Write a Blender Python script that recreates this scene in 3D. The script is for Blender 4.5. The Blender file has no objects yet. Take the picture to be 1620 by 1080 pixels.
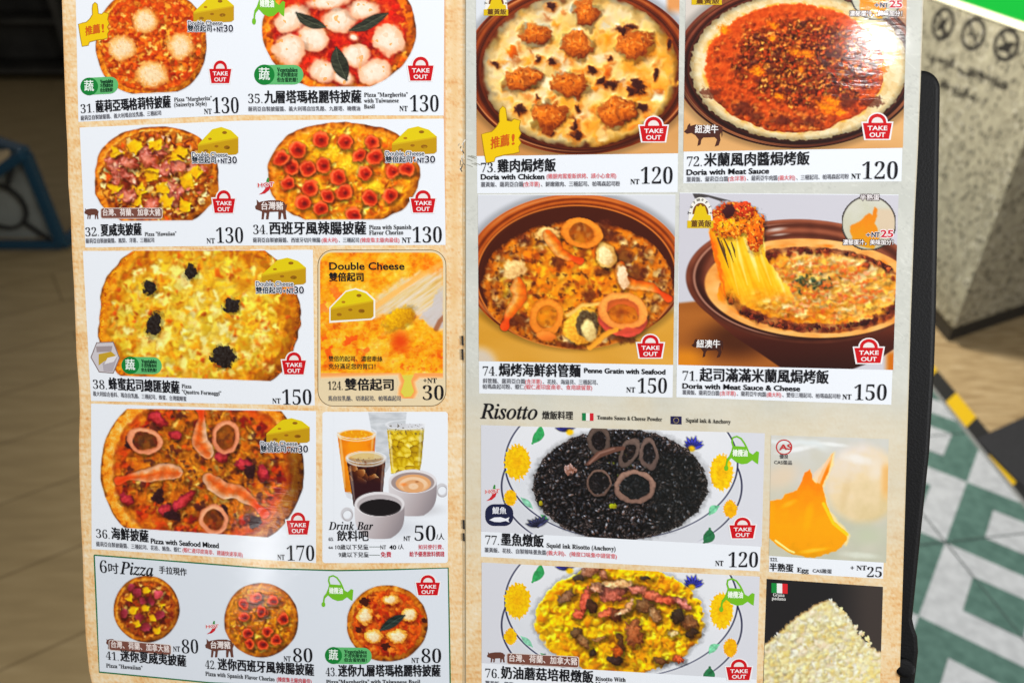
import bpy, bmesh, math, random
import numpy as np
from mathutils import Vector
from mathutils.geometry import tessellate_polygon

# ---------------------------------------------------------------- camera, world, lamps, exposure
SC = bpy.context.scene
COL = SC.collection
W, H = 1620.0, 1080.0
FPX = 26.0 / 36.0 * W                 # focal length in photograph pixels
PITCH = math.radians(33.0)
CAM = np.array([0.0, 0.0, 1.45])
FW = np.array([0, math.cos(PITCH), -math.sin(PITCH)])
UP = np.array([0, math.sin(PITCH), math.cos(PITCH)])
RT = np.array([1.0, 0, 0])
DIST = 0.42

cam = bpy.data.cameras.new('camera')
cam.lens = 26.0; cam.sensor_width = 36.0
cam.clip_start = 0.02; cam.clip_end = 60.0
cam.dof.use_dof = True; cam.dof.focus_distance = DIST; cam.dof.aperture_fstop = 6.6
cam_o = bpy.data.objects.new('camera', cam); COL.objects.link(cam_o)
cam_o.location = CAM; cam_o.rotation_euler = (math.pi / 2 - PITCH, 0, 0)
SC.camera = cam_o
SC.view_settings.view_transform = 'Standard'; SC.view_settings.look = 'None'
SC.view_settings.exposure = 0.07; SC.view_settings.gamma = 1.0
SC.view_settings.use_curve_mapping = False
SC.cycles.max_bounces = 5; SC.cycles.use_denoising = True

wd = bpy.data.worlds.new('World'); SC.world = wd; wd.use_nodes = True
wd.node_tree.nodes['Background'].inputs[0].default_value = (1.0, 0.97, 0.93, 1)
wd.node_tree.nodes['Background'].inputs[1].default_value = 0.13


def area(name, loc, target, size, power, col=(1, 1, 1), shape='DISK', spread=180):
    l = bpy.data.lights.new(name, 'AREA'); l.shape = shape; l.size = size; l.energy = power; l.color = col
    l.spread = math.radians(spread)
    o = bpy.data.objects.new(name, l); COL.objects.link(o); o.location = loc
    o.rotation_euler = (Vector(target) - Vector(loc)).to_track_quat('-Z', 'Y').to_euler()
    return o


area('ceiling_panel_lamp', (-0.35, 0.05, 2.75), (0, 0.4, 1.2), 0.9, 15, (0.98, 0.99, 1.0))
area('side_fill_light', (1.75, -0.95, 2.1), (0, 0.36, 1.15), 0.8, 46, (0.98, 0.99, 1.0))  # unseen fill, added to even out the light down the menu
area('counter_fill_light', (0.35, 2.75, 2.1), (1.5, 2.35, 0.5), 0.5, 62, (1.0, 0.96, 0.88))  # unseen light added from the left to brighten the counter's front face


# ---------------------------------------------------------------- pixel rays, menu surface, floor
def ray(px, py):
    return FW + RT * ((px - W / 2) / FPX) + UP * ((H / 2 - py) / FPX)


def S(px, py, h=0.0):
    """points of the open menu: two flat pages meeting at the fold, h metres proud of the page"""
    px = np.asarray(px, float); py = np.asarray(py, float)
    dx = px - 738.0
    inv = (1 + np.where(dx < 0, 0.035 / 600, 0.07 / 690) * dx - 0.08 / 1080 * (py - 540)) / DIST
    d = FW[None] + RT[None] * ((px.ravel() - W / 2) / FPX)[:, None] + UP[None] * ((H / 2 - py.ravel()) / FPX)[:, None]
    ln = np.linalg.norm(d, axis=1)
    t = 1 / inv.ravel() - np.asarray(h) / ln
    return CAM[None] + d * t[:, None]


def floor_pt(px, py, z=0.0):
    d = ray(px, py); return CAM + d * ((z - CAM[2]) / d[2])


def s2l(c):
    c = np.asarray(c, float) / 255.0
    return np.where(c <= 0.04045, c / 12.92, ((c + 0.055) / 1.055) ** 2.4)


# ---------------------------------------------------------------- object helpers
def thing(name, label, cat, loc=(0, 0, 0), group=None):
    o = bpy.data.objects.new(name, None); COL.objects.link(o); o.location = loc
    o['label'] = label; o['category'] = cat
    if group: o['group'] = group
    return o


def tag(o, label=None, cat=None, group=None, kind=None):
    if label: o['label'] = label
    if cat: o['category'] = cat
    if group: o['group'] = group
    if kind: o['kind'] = kind
    return o


def root_loc(p):
    v = np.zeros(3)
    while p is not None:
        v += np.array(p.location); p = p.parent
    return v


def mesh_obj(name, verts, faces, mats, parent=None, midx=None, smooth=False):
    me = bpy.data.meshes.new(name)
    v = np.asarray(verts, float)
    if parent is not None: v = v - root_loc(parent)[None]
    me.from_pydata(v.tolist(), [], faces)
    for m in (mats if isinstance(mats, (list, tuple)) else [mats]): me.materials.append(m)
    if midx is not None: me.polygons.foreach_set('material_index', np.asarray(midx, np.int32))
    if smooth: me.polygons.foreach_set('use_smooth', np.ones(len(me.polygons), bool))
    me.update()
    o = bpy.data.objects.new(name, me); COL.objects.link(o); o.parent = parent
    return o


# ---------------------------------------------------------------- materials
def base_mat(name, rough=0.5, spec=0.5):
    m = bpy.data.materials.new(name); m.use_nodes = True
    nt = m.node_tree; b = nt.nodes['Principled BSDF']
    b.inputs['Roughness'].default_value = rough
    b.inputs['Specular IOR Level'].default_value = spec
    return m, nt, b


def laminate(nt, b):
    """thin clear film over the print: long shallow wrinkles plus a fine pebble"""
    tc = nt.nodes.new('ShaderNodeTexCoord')
    mp = nt.nodes.new('ShaderNodeMapping'); mp.inputs['Scale'].default_value = (60, 60, 230)
    nz = nt.nodes.new('ShaderNodeTexNoise'); nz.inputs['Scale'].default_value = 1.0; nz.inputs['Detail'].default_value = 4
    nz.inputs['Distortion'].default_value = 1.2
    bp = nt.nodes.new('ShaderNodeBump'); bp.inputs['Strength'].default_value = 0.12; bp.inputs['Distance'].default_value = 0.0006
    geo = nt.nodes.new('ShaderNodeNewGeometry')
    L = nt.links.new
    L(geo.outputs['Position'], mp.inputs[0]); L(mp.outputs[0], nz.inputs['Vector'])
    L(nz.outputs['Fac'], bp.inputs['Height'])
    n2 = nt.nodes.new('ShaderNodeTexNoise'); n2.inputs['Scale'].default_value = 14; n2.inputs['Detail'].default_value = 1
    b2 = nt.nodes.new('ShaderNodeBump'); b2.inputs['Strength'].default_value = 0.12; b2.inputs['Distance'].default_value = 0.006
    L(geo.outputs['Position'], n2.inputs['Vector']); L(n2.outputs['Fac'], b2.inputs['Height']); L(b2.outputs[0], bp.inputs['Normal'])
    b.inputs['Coat Weight'].default_value = 0.75
    b.inputs['Coat Roughness'].default_value = 0.09
    b.inputs['Coat IOR'].default_value = 1.45
    L(bp.outputs[0], b.inputs['Coat Normal'])
    b.inputs['Specular IOR Level'].default_value = 0.1
    b.inputs['Roughness'].default_value = 0.6


def paint_mat():
    m, nt, b = base_mat('printed_colour')
    a = nt.nodes.new('ShaderNodeAttribute'); a.attribute_name = 'ink'
    nt.links.new(a.outputs['Color'], b.inputs['Base Color'])
    laminate(nt, b); return m


PAINT = paint_mat()
_flat = {}


def flat(c):
    k = tuple(int(x) for x in c)
    if k not in _flat:
        m, nt, b = base_mat('ink_%02x%02x%02x' % k)
        b.inputs['Base Color'].default_value = (*s2l(k), 1)
        laminate(nt, b); _flat[k] = m
    return _flat[k]


BLACK = (20, 20, 26); RED = (205, 45, 60); WHITE = (236, 240, 246); GREY = (62, 62, 68)

# ---------------------------------------------------------------- text outlines
SER_B, SER_I, SER_BI = 0x1D400, 0x1D434, 0x1D468


def math_letters(s, b):
    out = ''
    for ch in s:
        if 'A' <= ch <= 'Z': out += chr(b + ord(ch) - 65)
        elif 'a' <= ch <= 'z': out += '\u210e' if (b == SER_I and ch == 'h') else chr(b + 26 + ord(ch) - 97)
        elif '0' <= ch <= '9': out += chr(0x1D7CE + ord(ch) - 48)
        else: out += ch
    return out


STYLE = {'cjk': (None, 0.0), 'cjkb': (None, 0.0), 'num': (SER_B, -0.0125), 'ser': (SER_B, 0.003), 'serb': (SER_B, 0.006),
         'it': (SER_I, 0.004), 'itb': (SER_BI, 0.0), 'sans': (None, 0.004), 'sansb': (None, 0.018)}
REF = {'cjk': '田', 'cjkb': '田'}
_tc = {}


def glyphs(s, style):
    key = (s, style)
    if key in _tc: return _tc[key]
    b, off = STYLE[style]
    c = bpy.data.curves.new('text', 'FONT'); c.body = math_letters(s, b) if b else s
    c.offset = off; c.resolution_u = 3
    o = bpy.data.objects.new('text', c); COL.objects.link(o)
    dg = bpy.context.evaluated_depsgraph_get()
    me = bpy.data.meshes.new_from_object(o.evaluated_get(dg))
    n = len(me.vertices); v = np.zeros(n * 3); me.vertices.foreach_get('co', v); v = v.reshape(-1, 3)[:, :2]
    f = [tuple(p.vertices) for p in me.polygons]
    bpy.data.objects.remove(o); bpy.data.curves.remove(c); bpy.data.meshes.remove(me)
    _tc[key] = (v, f); return _tc[key]


def ref_h(style):
    v, _ = glyphs(REF.get(style, 'H'), style)
    return v[:, 1].max() - (v[:, 1].min() if style in REF else 0)


def lean(x):                               # how far verticals lean, from the fold outwards
    return np.interp(x, [130, 738, 1440], [0.058, 0.0, -0.037])


class Print:
    """collects flat printed shapes in photograph pixels and lays them on the menu as one mesh"""
    def __init__(self): self.v, self.f, self.m, self.mats = [], [], [], []; self.n = 0

    def mat(self, c):
        m = flat(c)
        if m not in self.mats: self.mats.append(m)
        return self.mats.index(m)

    def add(self, xy, faces, c, h):
        xy = np.asarray(xy, float); k = self.mat(c)
        self.v.append(S(xy[:, 0], xy[:, 1], h))
        self.f += [tuple(i + self.n for i in f) for f in faces]; self.m += [k] * len(faces); self.n += len(xy)
        return self

    def poly(self, pts, c, h):
        tris = tessellate_polygon([[Vector((p[0], p[1], 0)) for p in pts]])
        return self.add(pts, tris, c, h)

    def band(self, pts, w, c, h, closed=True):
        """a stroke of width w along a polyline"""
        p = np.asarray(pts, float); n = len(p)
        if closed: t = np.roll(p, -1, 0) - np.roll(p, 1, 0)
        else: t = np.gradient(p, axis=0)
        t /= np.linalg.norm(t, axis=1)[:, None] + 1e-9
        nn = np.stack([-t[:, 1], t[:, 0]], 1)
        xy = np.concatenate([p + nn * w / 2, p - nn * w / 2])
        fs = [(i, (i + 1) % n, n + (i + 1) % n, n + i) for i in range(n if closed else n - 1)]
        return self.add(xy, fs, c, h)

    def ell(self, cx, cy, rx, ry, c, h, n=28, rot=0):
        a = np.linspace(0, 2 * np.pi, n, endpoint=False); x, y = rx * np.cos(a), ry * np.sin(a)
        cr, sr = math.cos(rot), math.sin(rot)
        return self.add(np.stack([cx + x * cr - y * sr, cy + x * sr + y * cr], 1), [tuple(range(n))], c, h)

    def rrect(self, x0, y0, x1, y1, r, c, h, dy=0.0, line=None, w=1):
        pts = []
        for (cx, cy, a0) in ((x1 - r, y0 + r, -90), (x1 - r, y1 - r, 0), (x0 + r, y1 - r, 90), (x0 + r, y0 + r, 180)):
            for k in range(7):
                a = math.radians(a0 + k * 15); x = cx + r * math.cos(a)
                pts.append((x, cy + r * math.sin(a) + dy * (x - x0) / (x1 - x0)))
        if line is None: return self.poly(pts, c, h)
        return self.band(pts, w, line, h)

    def text(self, s, x0, y0, x1, y1, hgt, c=BLACK, style='cjk', h=3e-4, bold=0.0, halo=None, hw=1.0):
        v, f = glyphs(s, style)
        if not len(v): return self
        vx = v[:, 0] - v[:, 0].min(); vy = v[:, 1] - (0 if style not in REF else -0.09)
        sx = 1.0 / max(vx.max(), 1e-6); sy = hgt / ref_h(style)
        if hgt < 11 and style == 'cjk': bold = max(bold, 0.1)
        u = vx * sx; X = x0 + (x1 - x0) * u; Y = y0 + (y1 - y0) * u - vy * sy
        X = X + lean(X) * (-vy * sy)
        if halo is not None:
            for k in range(6):
                a = k * math.pi / 3
                self.add(np.stack([X + hw * math.cos(a), Y + hw * math.sin(a)], 1), f, halo, h - 4e-5 - 4e-6 * k)
        self.add(np.stack([X, Y], 1), f, c, h)
        if bold:
            for k, (ox, oy) in enumerate(((1, 0), (-1, 0), (0, .6), (0, -.6))):
                self.add(np.stack([X + ox * bold, Y + oy * bold], 1), f, c, h + 3e-6 * (k + 1))
        return self

    def build(self, name, parent, label=None):
        o = mesh_obj(name, np.concatenate(self.v), self.f, self.mats, parent, self.m)
        if label: o['label'] = label
        return o


# ---------------------------------------------------------------- painter for the printed food pictures
def hsh(ix, iy, seed):
    n = (ix.astype(np.int64) * 374761393 + iy.astype(np.int64) * 668265263 + int(seed) * 974711 + 12345) & 0xffffffff
    n = ((n ^ (n >> 13)) * 1274126177) & 0xffffffff
    n = n ^ (n >> 16)
    return (n & 0xffffff) / float(0x1000000)


def perlin(x, y, seed):
    xi, yi = np.floor(x), np.floor(y); xf, yf = x - xi, y - yi
    u = xf * xf * xf * (xf * (xf * 6 - 15) + 10); v = yf * yf * yf * (yf * (yf * 6 - 15) + 10)

    def g(i, j):
        a = hsh(xi + i, yi + j, seed) * 2 * np.pi
        return np.cos(a) * (xf - i) + np.sin(a) * (yf - j)
    return ((g(0, 0) * (1 - u) + g(1, 0) * u) * (1 - v) + (g(0, 1) * (1 - u) + g(1, 1) * u) * v) * 1.5


def ss(t): t = np.clip(t, 0, 1); return t * t * (3 - 2 * t)


def ramp(t, stops):
    xs = [s[0] for s in stops]; cs = np.array([s[1] for s in stops], float)
    return np.stack([np.interp(t, xs, cs[:, k]) for k in range(3)], -1)


def warm(k):
    """shade of cooked food: dark sides turn redder, lit sides turn whiter"""
    k = np.clip(k, .05, 2.5); return np.stack([k ** .72, k ** 1.08, k ** 1.35], -1)


class Pic:
    STEP = 1.2

    def __init__(s, tl, tr, br, bl, bg=WHITE, step=None):
        st = step or s.STEP
        nx = int(max(tr[0] - tl[0], br[0] - bl[0]) / st) + 2; ny = int(max(bl[1] - tl[1], br[1] - tr[1]) / st) + 2
        u = np.linspace(0, 1, nx)[None, :]; v = np.linspace(0, 1, ny)[:, None]
        q = lambda k: (tl[k] * (1 - u) + tr[k] * u) * (1 - v) + (bl[k] * (1 - u) + br[k] * u) * v
        s.X, s.Y = q(0), q(1); s.st = st
        s.C = np.ones(s.X.shape + (3,)) * np.array(bg, float); s.A = np.ones(s.X.shape)
        s.seed = int(tl[0] * 7 + tl[1] * 13) % 9973

    def n(s, scale, k=0, octs=3, ax=1.0, rot=0.0, gain=0.55):
        x, y = s.X, s.Y
        if rot: c, q = math.cos(rot), math.sin(rot); x, y = x * c + y * q, -x * q + y * c
        r = 0; a = 1; t = 0
        for o in range(octs):
            f = 2 ** o
            r = r + a * perlin(x / scale * f / ax, y / scale * f, s.seed + k * 31 + o * 7); t += a * a; a *= gain
        return r / math.sqrt(t)

    def cell(s, scale, k=0, ax=1.0, rot=0.0, warp=0.0, ws=20):
        x, y = s.X, s.Y
        if warp: x = x + warp * s.n(ws, k + 91, 2); y = y + warp * s.n(ws, k + 92, 2)
        if not (isinstance(rot, float) and rot == 0.0):
            c, q = np.cos(rot), np.sin(rot); x, y = x * c + y * q, -x * q + y * c
        x = x / scale / ax; y = y / scale; xi, yi = np.floor(x), np.floor(y)
        f1 = np.full(x.shape, 9.0); f2 = f1.copy(); idv = np.zeros(x.shape); ox = idv.copy(); oy = idv.copy(); sd = s.seed + k * 57
        for i in (-1, 0, 1):
            for j in (-1, 0, 1):
                cx, cy = xi + i, yi + j
                px = cx + hsh(cx, cy, sd) * .9; py = cy + hsh(cx, cy, sd + 1) * .9
                d = np.hypot(x - px, y - py); nw = d < f1
                f2 = np.where(nw, f1, np.minimum(f2, d)); idv = np.where(nw, hsh(cx, cy, sd + 2), idv)
                ox = np.where(nw, x - px, ox); oy = np.where(nw, y - py, oy); f1 = np.where(nw, d, f1)
        return f1, f2, idv, ox, oy

    def put(s, col, m):
        m = m[..., None]; s.C = s.C * (1 - m) + np.asarray(col, float) * m

    def mul(s, k, m=None):
        k = np.asarray(k, float)
        if m is None: s.C = s.C * (k[..., None] if k.ndim == 2 else k)
        else: s.C = s.C * (1 - m[..., None] * (1 - k))

    def q(s, cx, cy, rx, ry, rot=0.0, wob=0.0, ws=None, k=0):
        x, y = s.X - cx, s.Y - cy; r = math.radians(rot); c, d = math.cos(r), math.sin(r)
        u, v = (x * c + y * d) / rx, (-x * d + y * c) / ry
        q = np.hypot(u, v)
        if wob: q = q + wob * s.n(ws or min(rx, ry), k + 3 + int(cx * 3 + cy), 3)
        return q, u, v

    def blob(s, cx, cy, rx, ry, col, rot=0, wob=.2, ws=None, soft=1.6, sh=.35, shade=.25, tex=0.0, texs=5, rim=None, a=1.0):
        """an irregular patch with a soft dark halo and a light side"""
        q, u, v = s.q(cx, cy, rx, ry, rot, wob, ws); r = min(rx, ry)
        if sh:
            q2, _, _ = s.q(cx + 1.5, cy + 2.2, rx, ry, rot, wob, ws)
            s.mul(1 - sh, np.clip(1 - (q2 - 1) * r / 4.5, 0, 1) * (q2 > .5))
        m = ss((1 - q) * r / soft + .5) * a
        cc = np.ones(s.C.shape) * np.array(col, float)
        if rim is not None: cc = cc + (np.array(rim, float) - cc) * ss((q - .45) / .5)[..., None]
        k = 1 + shade * (-(u + 1.3 * v) * .5)
        if tex: k = k + tex * s.n(texs, int(cx), 3)
        s.put(np.clip(cc * warm(k), 0, 255), m)
        return m, q

    def ring(s, cx, cy, rx, ry, col, edge, rot=0, w=.3, inner=None, sh=.4):
        q, u, v = s.q(cx, cy, rx, ry, rot, .035, 14)
        if sh:
            q2, _, _ = s.q(cx + 1.5, cy + 3, rx, ry, rot); s.mul(1 - sh, ss(1 - np.abs(q2 - (1 - w / 2)) / (w * .95)))
        if inner is not None: s.put(inner, ss((1 - w - q) * 12 + .5) * .6)
        t = (q - (1 - w / 2)) / (w / 2); m = ss((1 - np.abs(t)) * min(rx, ry) * w / 2.4)
        prof = np.sqrt(np.clip(1 - t * t, 0, 1)); lit = prof * .75 + .25 * ss(.5 - v * .5 - t * .3 * np.sign(v))
        cc = np.array(edge, float) + (np.array(col, float) - np.array(edge, float)) * np.clip(lit, 0, 1)[..., None]
        cc = cc * (1 + .07 * s.n(5, int(cx), 2))[..., None]
        s.put(cc, m)

    def seg(s, pts, widths=None):
        """distance to a polyline and how far along it"""
        P = np.asarray(pts, float); L = np.concatenate([[0], np.cumsum(np.hypot(*np.diff(P, axis=0).T))]); tot = L[-1]
        best = np.full(s.X.shape, 1e9); al = np.zeros(s.X.shape); sd = np.zeros(s.X.shape)
        for i in range(len(P) - 1):
            a, b = P[i], P[i + 1]; d = b - a; l2 = d @ d + 1e-9
            t = np.clip(((s.X - a[0]) * d[0] + (s.Y - a[1]) * d[1]) / l2, 0, 1)
            ex, ey = s.X - a[0] - t * d[0], s.Y - a[1] - t * d[1]; dd = np.hypot(ex, ey)
            nw = dd < best; best = np.where(nw, dd, best); al = np.where(nw, (L[i] + t * math.sqrt(l2)) / tot, al)
            sd = np.where(nw, np.sign(d[0] * ey - d[1] * ex), sd)
        return best, al, sd

    def line(s, pts, w, col, soft=1.0, taper=None, a=1.0):
        d, al, sd = s.seg(pts)
        ww = w / 2 * (np.interp(al, np.linspace(0, 1, len(taper)), taper) if taper is not None else 1.0)
        m = ss((ww - d) / soft + .5) * a
        s.put(col, m); return m, al, d * sd, ww

    def leaf(s, pts, w, col=(46, 48, 38)):
        d, al, sd = s.seg(pts); ww = w / 2 * np.sin(np.pi * np.clip(al, 0.02, .98)) ** .7
        s.mul(.55, ss((ww + 3 - d) / 4)); m = ss((ww - d) / 1.2 + .5)
        k = 1 + .35 * s.n(4, 5, 2, 3) + .5 * (sd > 0) * .4 + .5 * ss(1 - d / 1.2)
        s.put(np.array(col, float) * k[..., None], m)

    def shrimp(s, pts, w, k=0):
        d, al, sd = s.seg(pts); ww = w / 2 * np.interp(al, [0, .08, .3, .65, .85, 1], [.75, 1, 1, .7, .35, .6])
        s.mul(.6, ss((ww + 3 - d) / 4)); m = ss((ww - d) / 1.3 + .5); x = d * sd / np.maximum(ww, .1)
        st = .5 + .5 * np.sin(al * 30 + x * 1.2)
        c = ramp(np.clip(.5 + x * .5 + .14 * s.n(7, k, 2), 0, 1), [(0, (224, 160, 124)), (.2, (222, 134, 84)), (.4, (212, 98, 42)), (.6, (220, 122, 60)), (.8, (232, 176, 136)), (1, (224, 178, 148))] if k in (0, 3, 5) else [(0, (206, 92, 30)), (.25, (226, 118, 40)), (.5, (236, 150, 64)), (.75, (240, 184, 112)), (1, (220, 130, 60))])
        c = c * (1 - .13 * st)[..., None]
        c = c + (np.array((204, 66, 26.)) - c) * ss((al - .66) / .2)[..., None] * .8
        s.put(c, m)

    def poly_m(s, pts, soft=1.2, warp=0.0, ws=12, k=0):
        P = np.asarray(pts, float); X, Y = s.X, s.Y
        if warp: X = X + warp * s.n(ws, k + 71, 3); Y = Y + warp * s.n(ws, k + 72, 3)
        ins = np.zeros(X.shape, bool); dist = np.full(X.shape, 1e9)
        for i in range(len(P)):
            a, b = P[i], P[(i + 1) % len(P)]; d = b - a; l2 = d @ d + 1e-9
            t = np.clip(((X - a[0]) * d[0] + (Y - a[1]) * d[1]) / l2, 0, 1)
            dist = np.minimum(dist, np.hypot(X - a[0] - t * d[0], Y - a[1] - t * d[1]))
            c = ((a[1] > Y) != (b[1] > Y)) & (X < (b[0] - a[0]) * (Y - a[1]) / (b[1] - a[1] + 1e-12) + a[0]); ins ^= c
        return ss(np.where(ins, dist, -dist) / soft + .5)

    def scatter(s, items, soft=1.3, sh=.3, shade=.3, hl=0.0, lob=.18, seed=1):
        """many small pieces of food, each with a dark lower edge and a lighter upper one; items are (x, y, rx, ry, degrees, colour)"""
        rn = random.Random(seed); x0, y0 = float(s.X[0, 0]), float(s.Y[0, 0]); ny, nx = s.X.shape
        ux, uy = (s.X[0, -1] - s.X[0, 0]) / (nx - 1), (s.Y[-1, 0] - s.Y[0, 0]) / (ny - 1)
        skx, sky = (s.X[-1, 0] - s.X[0, 0]) / (ny - 1), (s.Y[0, -1] - s.Y[0, 0]) / (nx - 1)
        for (x, y, rx, ry, rot, col) in items:
            R_ = max(rx, ry) * 1.35 + 4; det = ux * uy - skx * sky
            ci = ((x - x0) * uy - (y - y0) * skx) / det; cj = ((y - y0) * ux - (x - x0) * sky) / det; rr = R_ / s.st
            i0, i1, j0, j1 = int(max(0, ci - rr)), int(min(nx, ci + rr + 2)), int(max(0, cj - rr)), int(min(ny, cj + rr + 2))
            if i1 <= i0 or j1 <= j0: continue
            X, Y = s.X[j0:j1, i0:i1] - x, s.Y[j0:j1, i0:i1] - y; C = s.C[j0:j1, i0:i1]; a = math.radians(rot); c, d = math.cos(a), math.sin(a)
            u, v = (X * c + Y * d) / rx, (-X * d + Y * c) / ry; an = np.arctan2(v, u); f1, f2 = rn.uniform(0, 6.3), rn.uniform(0, 6.3)
            q = np.hypot(u, v) + lob * np.sin(an * 3 + f1) * .6 + lob * np.sin(an * 5 + f2) * .4; r = min(rx, ry)
            if sh: C *= 1 - sh * (np.clip(1 - (np.hypot(u - (d * 1.6 + c * .8) / rx * 0 - .8 / rx, v - 1.3 / ry) - 1) * r / 2.6, 0, 1))[..., None]
            m = ss((1 - q) * r / soft + .5)[..., None]
            sx_, sy_ = X / max(rx, ry), Y / max(rx, ry)
            k = 1 + shade * (-(sx_ * .6 + sy_)) + (hl * np.exp(-((sx_ + .3) ** 2 + (sy_ + .3) ** 2) * 9) if hl else 0)
            s.C[j0:j1, i0:i1] = C * (1 - m) + np.clip(np.array(col, float) * warm(k), 0, 255) * m

    def fill(s, n, cx, cy, rx, ry, cols, r0, r1, asp=(.6, 1), rot=(0, 180), seed=1, dens=.5, **kw):
        """n random pieces inside an ellipse"""
        rn = random.Random(seed); it = []
        for _ in range(n):
            a, r = rn.uniform(0, 6.283), rn.random() ** dens; b = rn.uniform(r0, r1) if rn.random() < .7 else rn.uniform(r0, (r0 + r1) / 2)
            c = rn.choice(cols); j = rn.uniform(.88, 1.1)
            it.append((cx + rx * r * math.cos(a), cy + ry * r * math.sin(a), b, b * rn.uniform(*asp), rn.uniform(*rot), tuple(min(250, x * j) for x in c)))
        s.scatter(it, seed=seed, **kw)

    def emboss(s, hgt, k, m=None):
        gy, gx = np.gradient(hgt); e = np.clip(-(gx + gy) * k * .4 / s.st, -.25, .35)
        s.C = np.clip(s.C * warm(1 + (e if m is None else e * m)), 0, 255)

    def warp(s, amp, scale, m=None, k=60, blur=1):
        """let the pieces run into each other: smooth random displacement, then a light blur"""
        ny, nx = s.X.shape; dx = amp / s.st * (s.n(scale, k, 2) + .5 * s.n(scale * .4, k + 2, 2)); dy = amp / s.st * (s.n(scale, k + 1, 2) + .5 * s.n(scale * .4, k + 3, 2))
        if m is not None: dx, dy = dx * m, dy * m
        gx = np.clip(np.arange(nx)[None] + dx, 0, nx - 1.001); gy = np.clip(np.arange(ny)[:, None] + dy, 0, ny - 1.001)
        i, j = gx.astype(int), gy.astype(int); fx, fy = (gx - i)[..., None], (gy - j)[..., None]; C = s.C
        D = (C[j, i] * (1 - fx) + C[j, i + 1] * fx) * (1 - fy) + (C[j + 1, i] * (1 - fx) + C[j + 1, i + 1] * fx) * fy
        for _ in range(blur):
            p = np.pad(D, ((1, 1), (1, 1), (0, 0)), mode='edge'); B = (p[:-2, 1:-1] + p[2:, 1:-1] + p[1:-1, :-2] + p[1:-1, 2:] + 2 * p[1:-1, 1:-1]) / 6
            D = B if m is None else D * (1 - m[..., None]) + B * m[..., None]
        s.C = D

    def gloss(s, m=None, k=.5, r=3):
        """wet relief taken from the picture's own light and dark"""
        l = s.C.mean(-1)
        for _ in range(r):
            p = np.pad(l, 1, mode='edge'); l = (p[:-2, 1:-1] + p[2:, 1:-1] + p[1:-1, :-2] + p[1:-1, 2:] + 2 * p[1:-1, 1:-1]) / 6
        gy, gx = np.gradient(l / 255.); e = np.clip(-(gx * .6 + gy) * k * 6, -.3, .4)
        s.C = np.clip(s.C * warm(1 + (e if m is None else e * m)), 0, 255)

    def sharpen(s, k=.6, r=1):
        b = s.C.copy()
        for _ in range(r):
            p = np.pad(b, ((1, 1), (1, 1), (0, 0)), mode='edge')
            b = (p[:-2, 1:-1] + p[2:, 1:-1] + p[1:-1, :-2] + p[1:-1, 2:] + 2 * p[1:-1, 1:-1] + .5 * (p[:-2, :-2] + p[2:, 2:] + p[:-2, 2:] + p[2:, :-2])) / 8
        s.C = s.C + (s.C - b) * k

    def build(s, name, parent, h=1.5e-4, bg=WHITE, label=None):
        C = s.C
        if name == 'dish_photo':
            C = np.clip(C, 1, 255); l = (C @ np.array((.3, .59, .11)))[..., None]; w = np.clip((C.max(-1) - C.min(-1)) / C.max(-1) * 4 - .4, 0, 1)[..., None]
            C = C + w * (128 + (l * 1.04 + (C - l) * 1.26 - 128) * 1.05 - C)
        C = np.clip(C, 3, 250); A = np.clip(s.A, 0, 1)
        C = C * A[..., None] + np.array(bg, float) * (1 - A[..., None])
        lin = s2l(C); ny, nx = s.X.shape
        V = S(s.X, s.Y, h)
        if parent is not None: V = V - root_loc(parent)[None]
        idx = np.arange(nx * ny).reshape(ny, nx)
        F = np.stack([idx[:-1, :-1], idx[:-1, 1:], idx[1:, 1:], idx[1:, :-1]], -1)
        keep = np.maximum.reduce([A[:-1, :-1], A[:-1, 1:], A[1:, 1:], A[1:, :-1]]) > .03
        F = F[keep]
        used = np.zeros(nx * ny, bool); used[F.ravel()] = True
        remap = np.cumsum(used) - 1; F = remap[F]; V = V[used]; lin = lin.reshape(-1, 3)[used]
        me = bpy.data.meshes.new(name); nf = len(F)
        me.vertices.add(len(V)); me.vertices.foreach_set('co', V.ravel())
        me.loops.add(nf * 4); me.loops.foreach_set('vertex_index', F.ravel().astype(np.int32))
        me.polygons.add(nf); me.polygons.foreach_set('loop_start', np.arange(0, nf * 4, 4, dtype=np.int32))
        me.update(calc_edges=True)
        at = me.color_attributes.new('ink', 'FLOAT_COLOR', 'POINT')
        at.data.foreach_set('color', np.concatenate([lin, np.ones((len(lin), 1))], 1).astype(np.float32).ravel())
        me.materials.append(PAINT)
        o = bpy.data.objects.new(name, me); COL.objects.link(o); o.parent = parent
        if label: o['label'] = label
        return o


# ================================================================ the background: floors and counter
def add_bx(vs, fs, lo, hi):
    n = len(vs); (a, b, c), (d, e, f) = lo, hi
    vs += [(a, b, c), (d, b, c), (d, e, c), (a, e, c), (a, b, f), (d, b, f), (d, e, f), (a, e, f)]
    fs += [tuple(n + i for i in q) for q in ((3, 2, 1, 0), (4, 5, 6, 7), (0, 1, 5, 4), (1, 2, 6, 5), (2, 3, 7, 6), (3, 0, 4, 7))]


def prism(vs, fs, ring, z0, z1):
    n = len(vs); k = len(ring)
    vs += [(p[0], p[1], z0) for p in ring] + [(p[0], p[1], z1) for p in ring]
    fs += [tuple(n + i for i in reversed(range(k))), tuple(n + k + i for i in range(k))]
    fs += [(n + i, n + (i + 1) % k, n + k + (i + 1) % k, n + k + i) for i in range(k)]


def bevel_obj(o, w, seg=2):
    m = o.modifiers.new('soft_edge', 'BEVEL'); m.width = w; m.segments = seg; m.limit_method = 'ANGLE'
    return o


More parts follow.
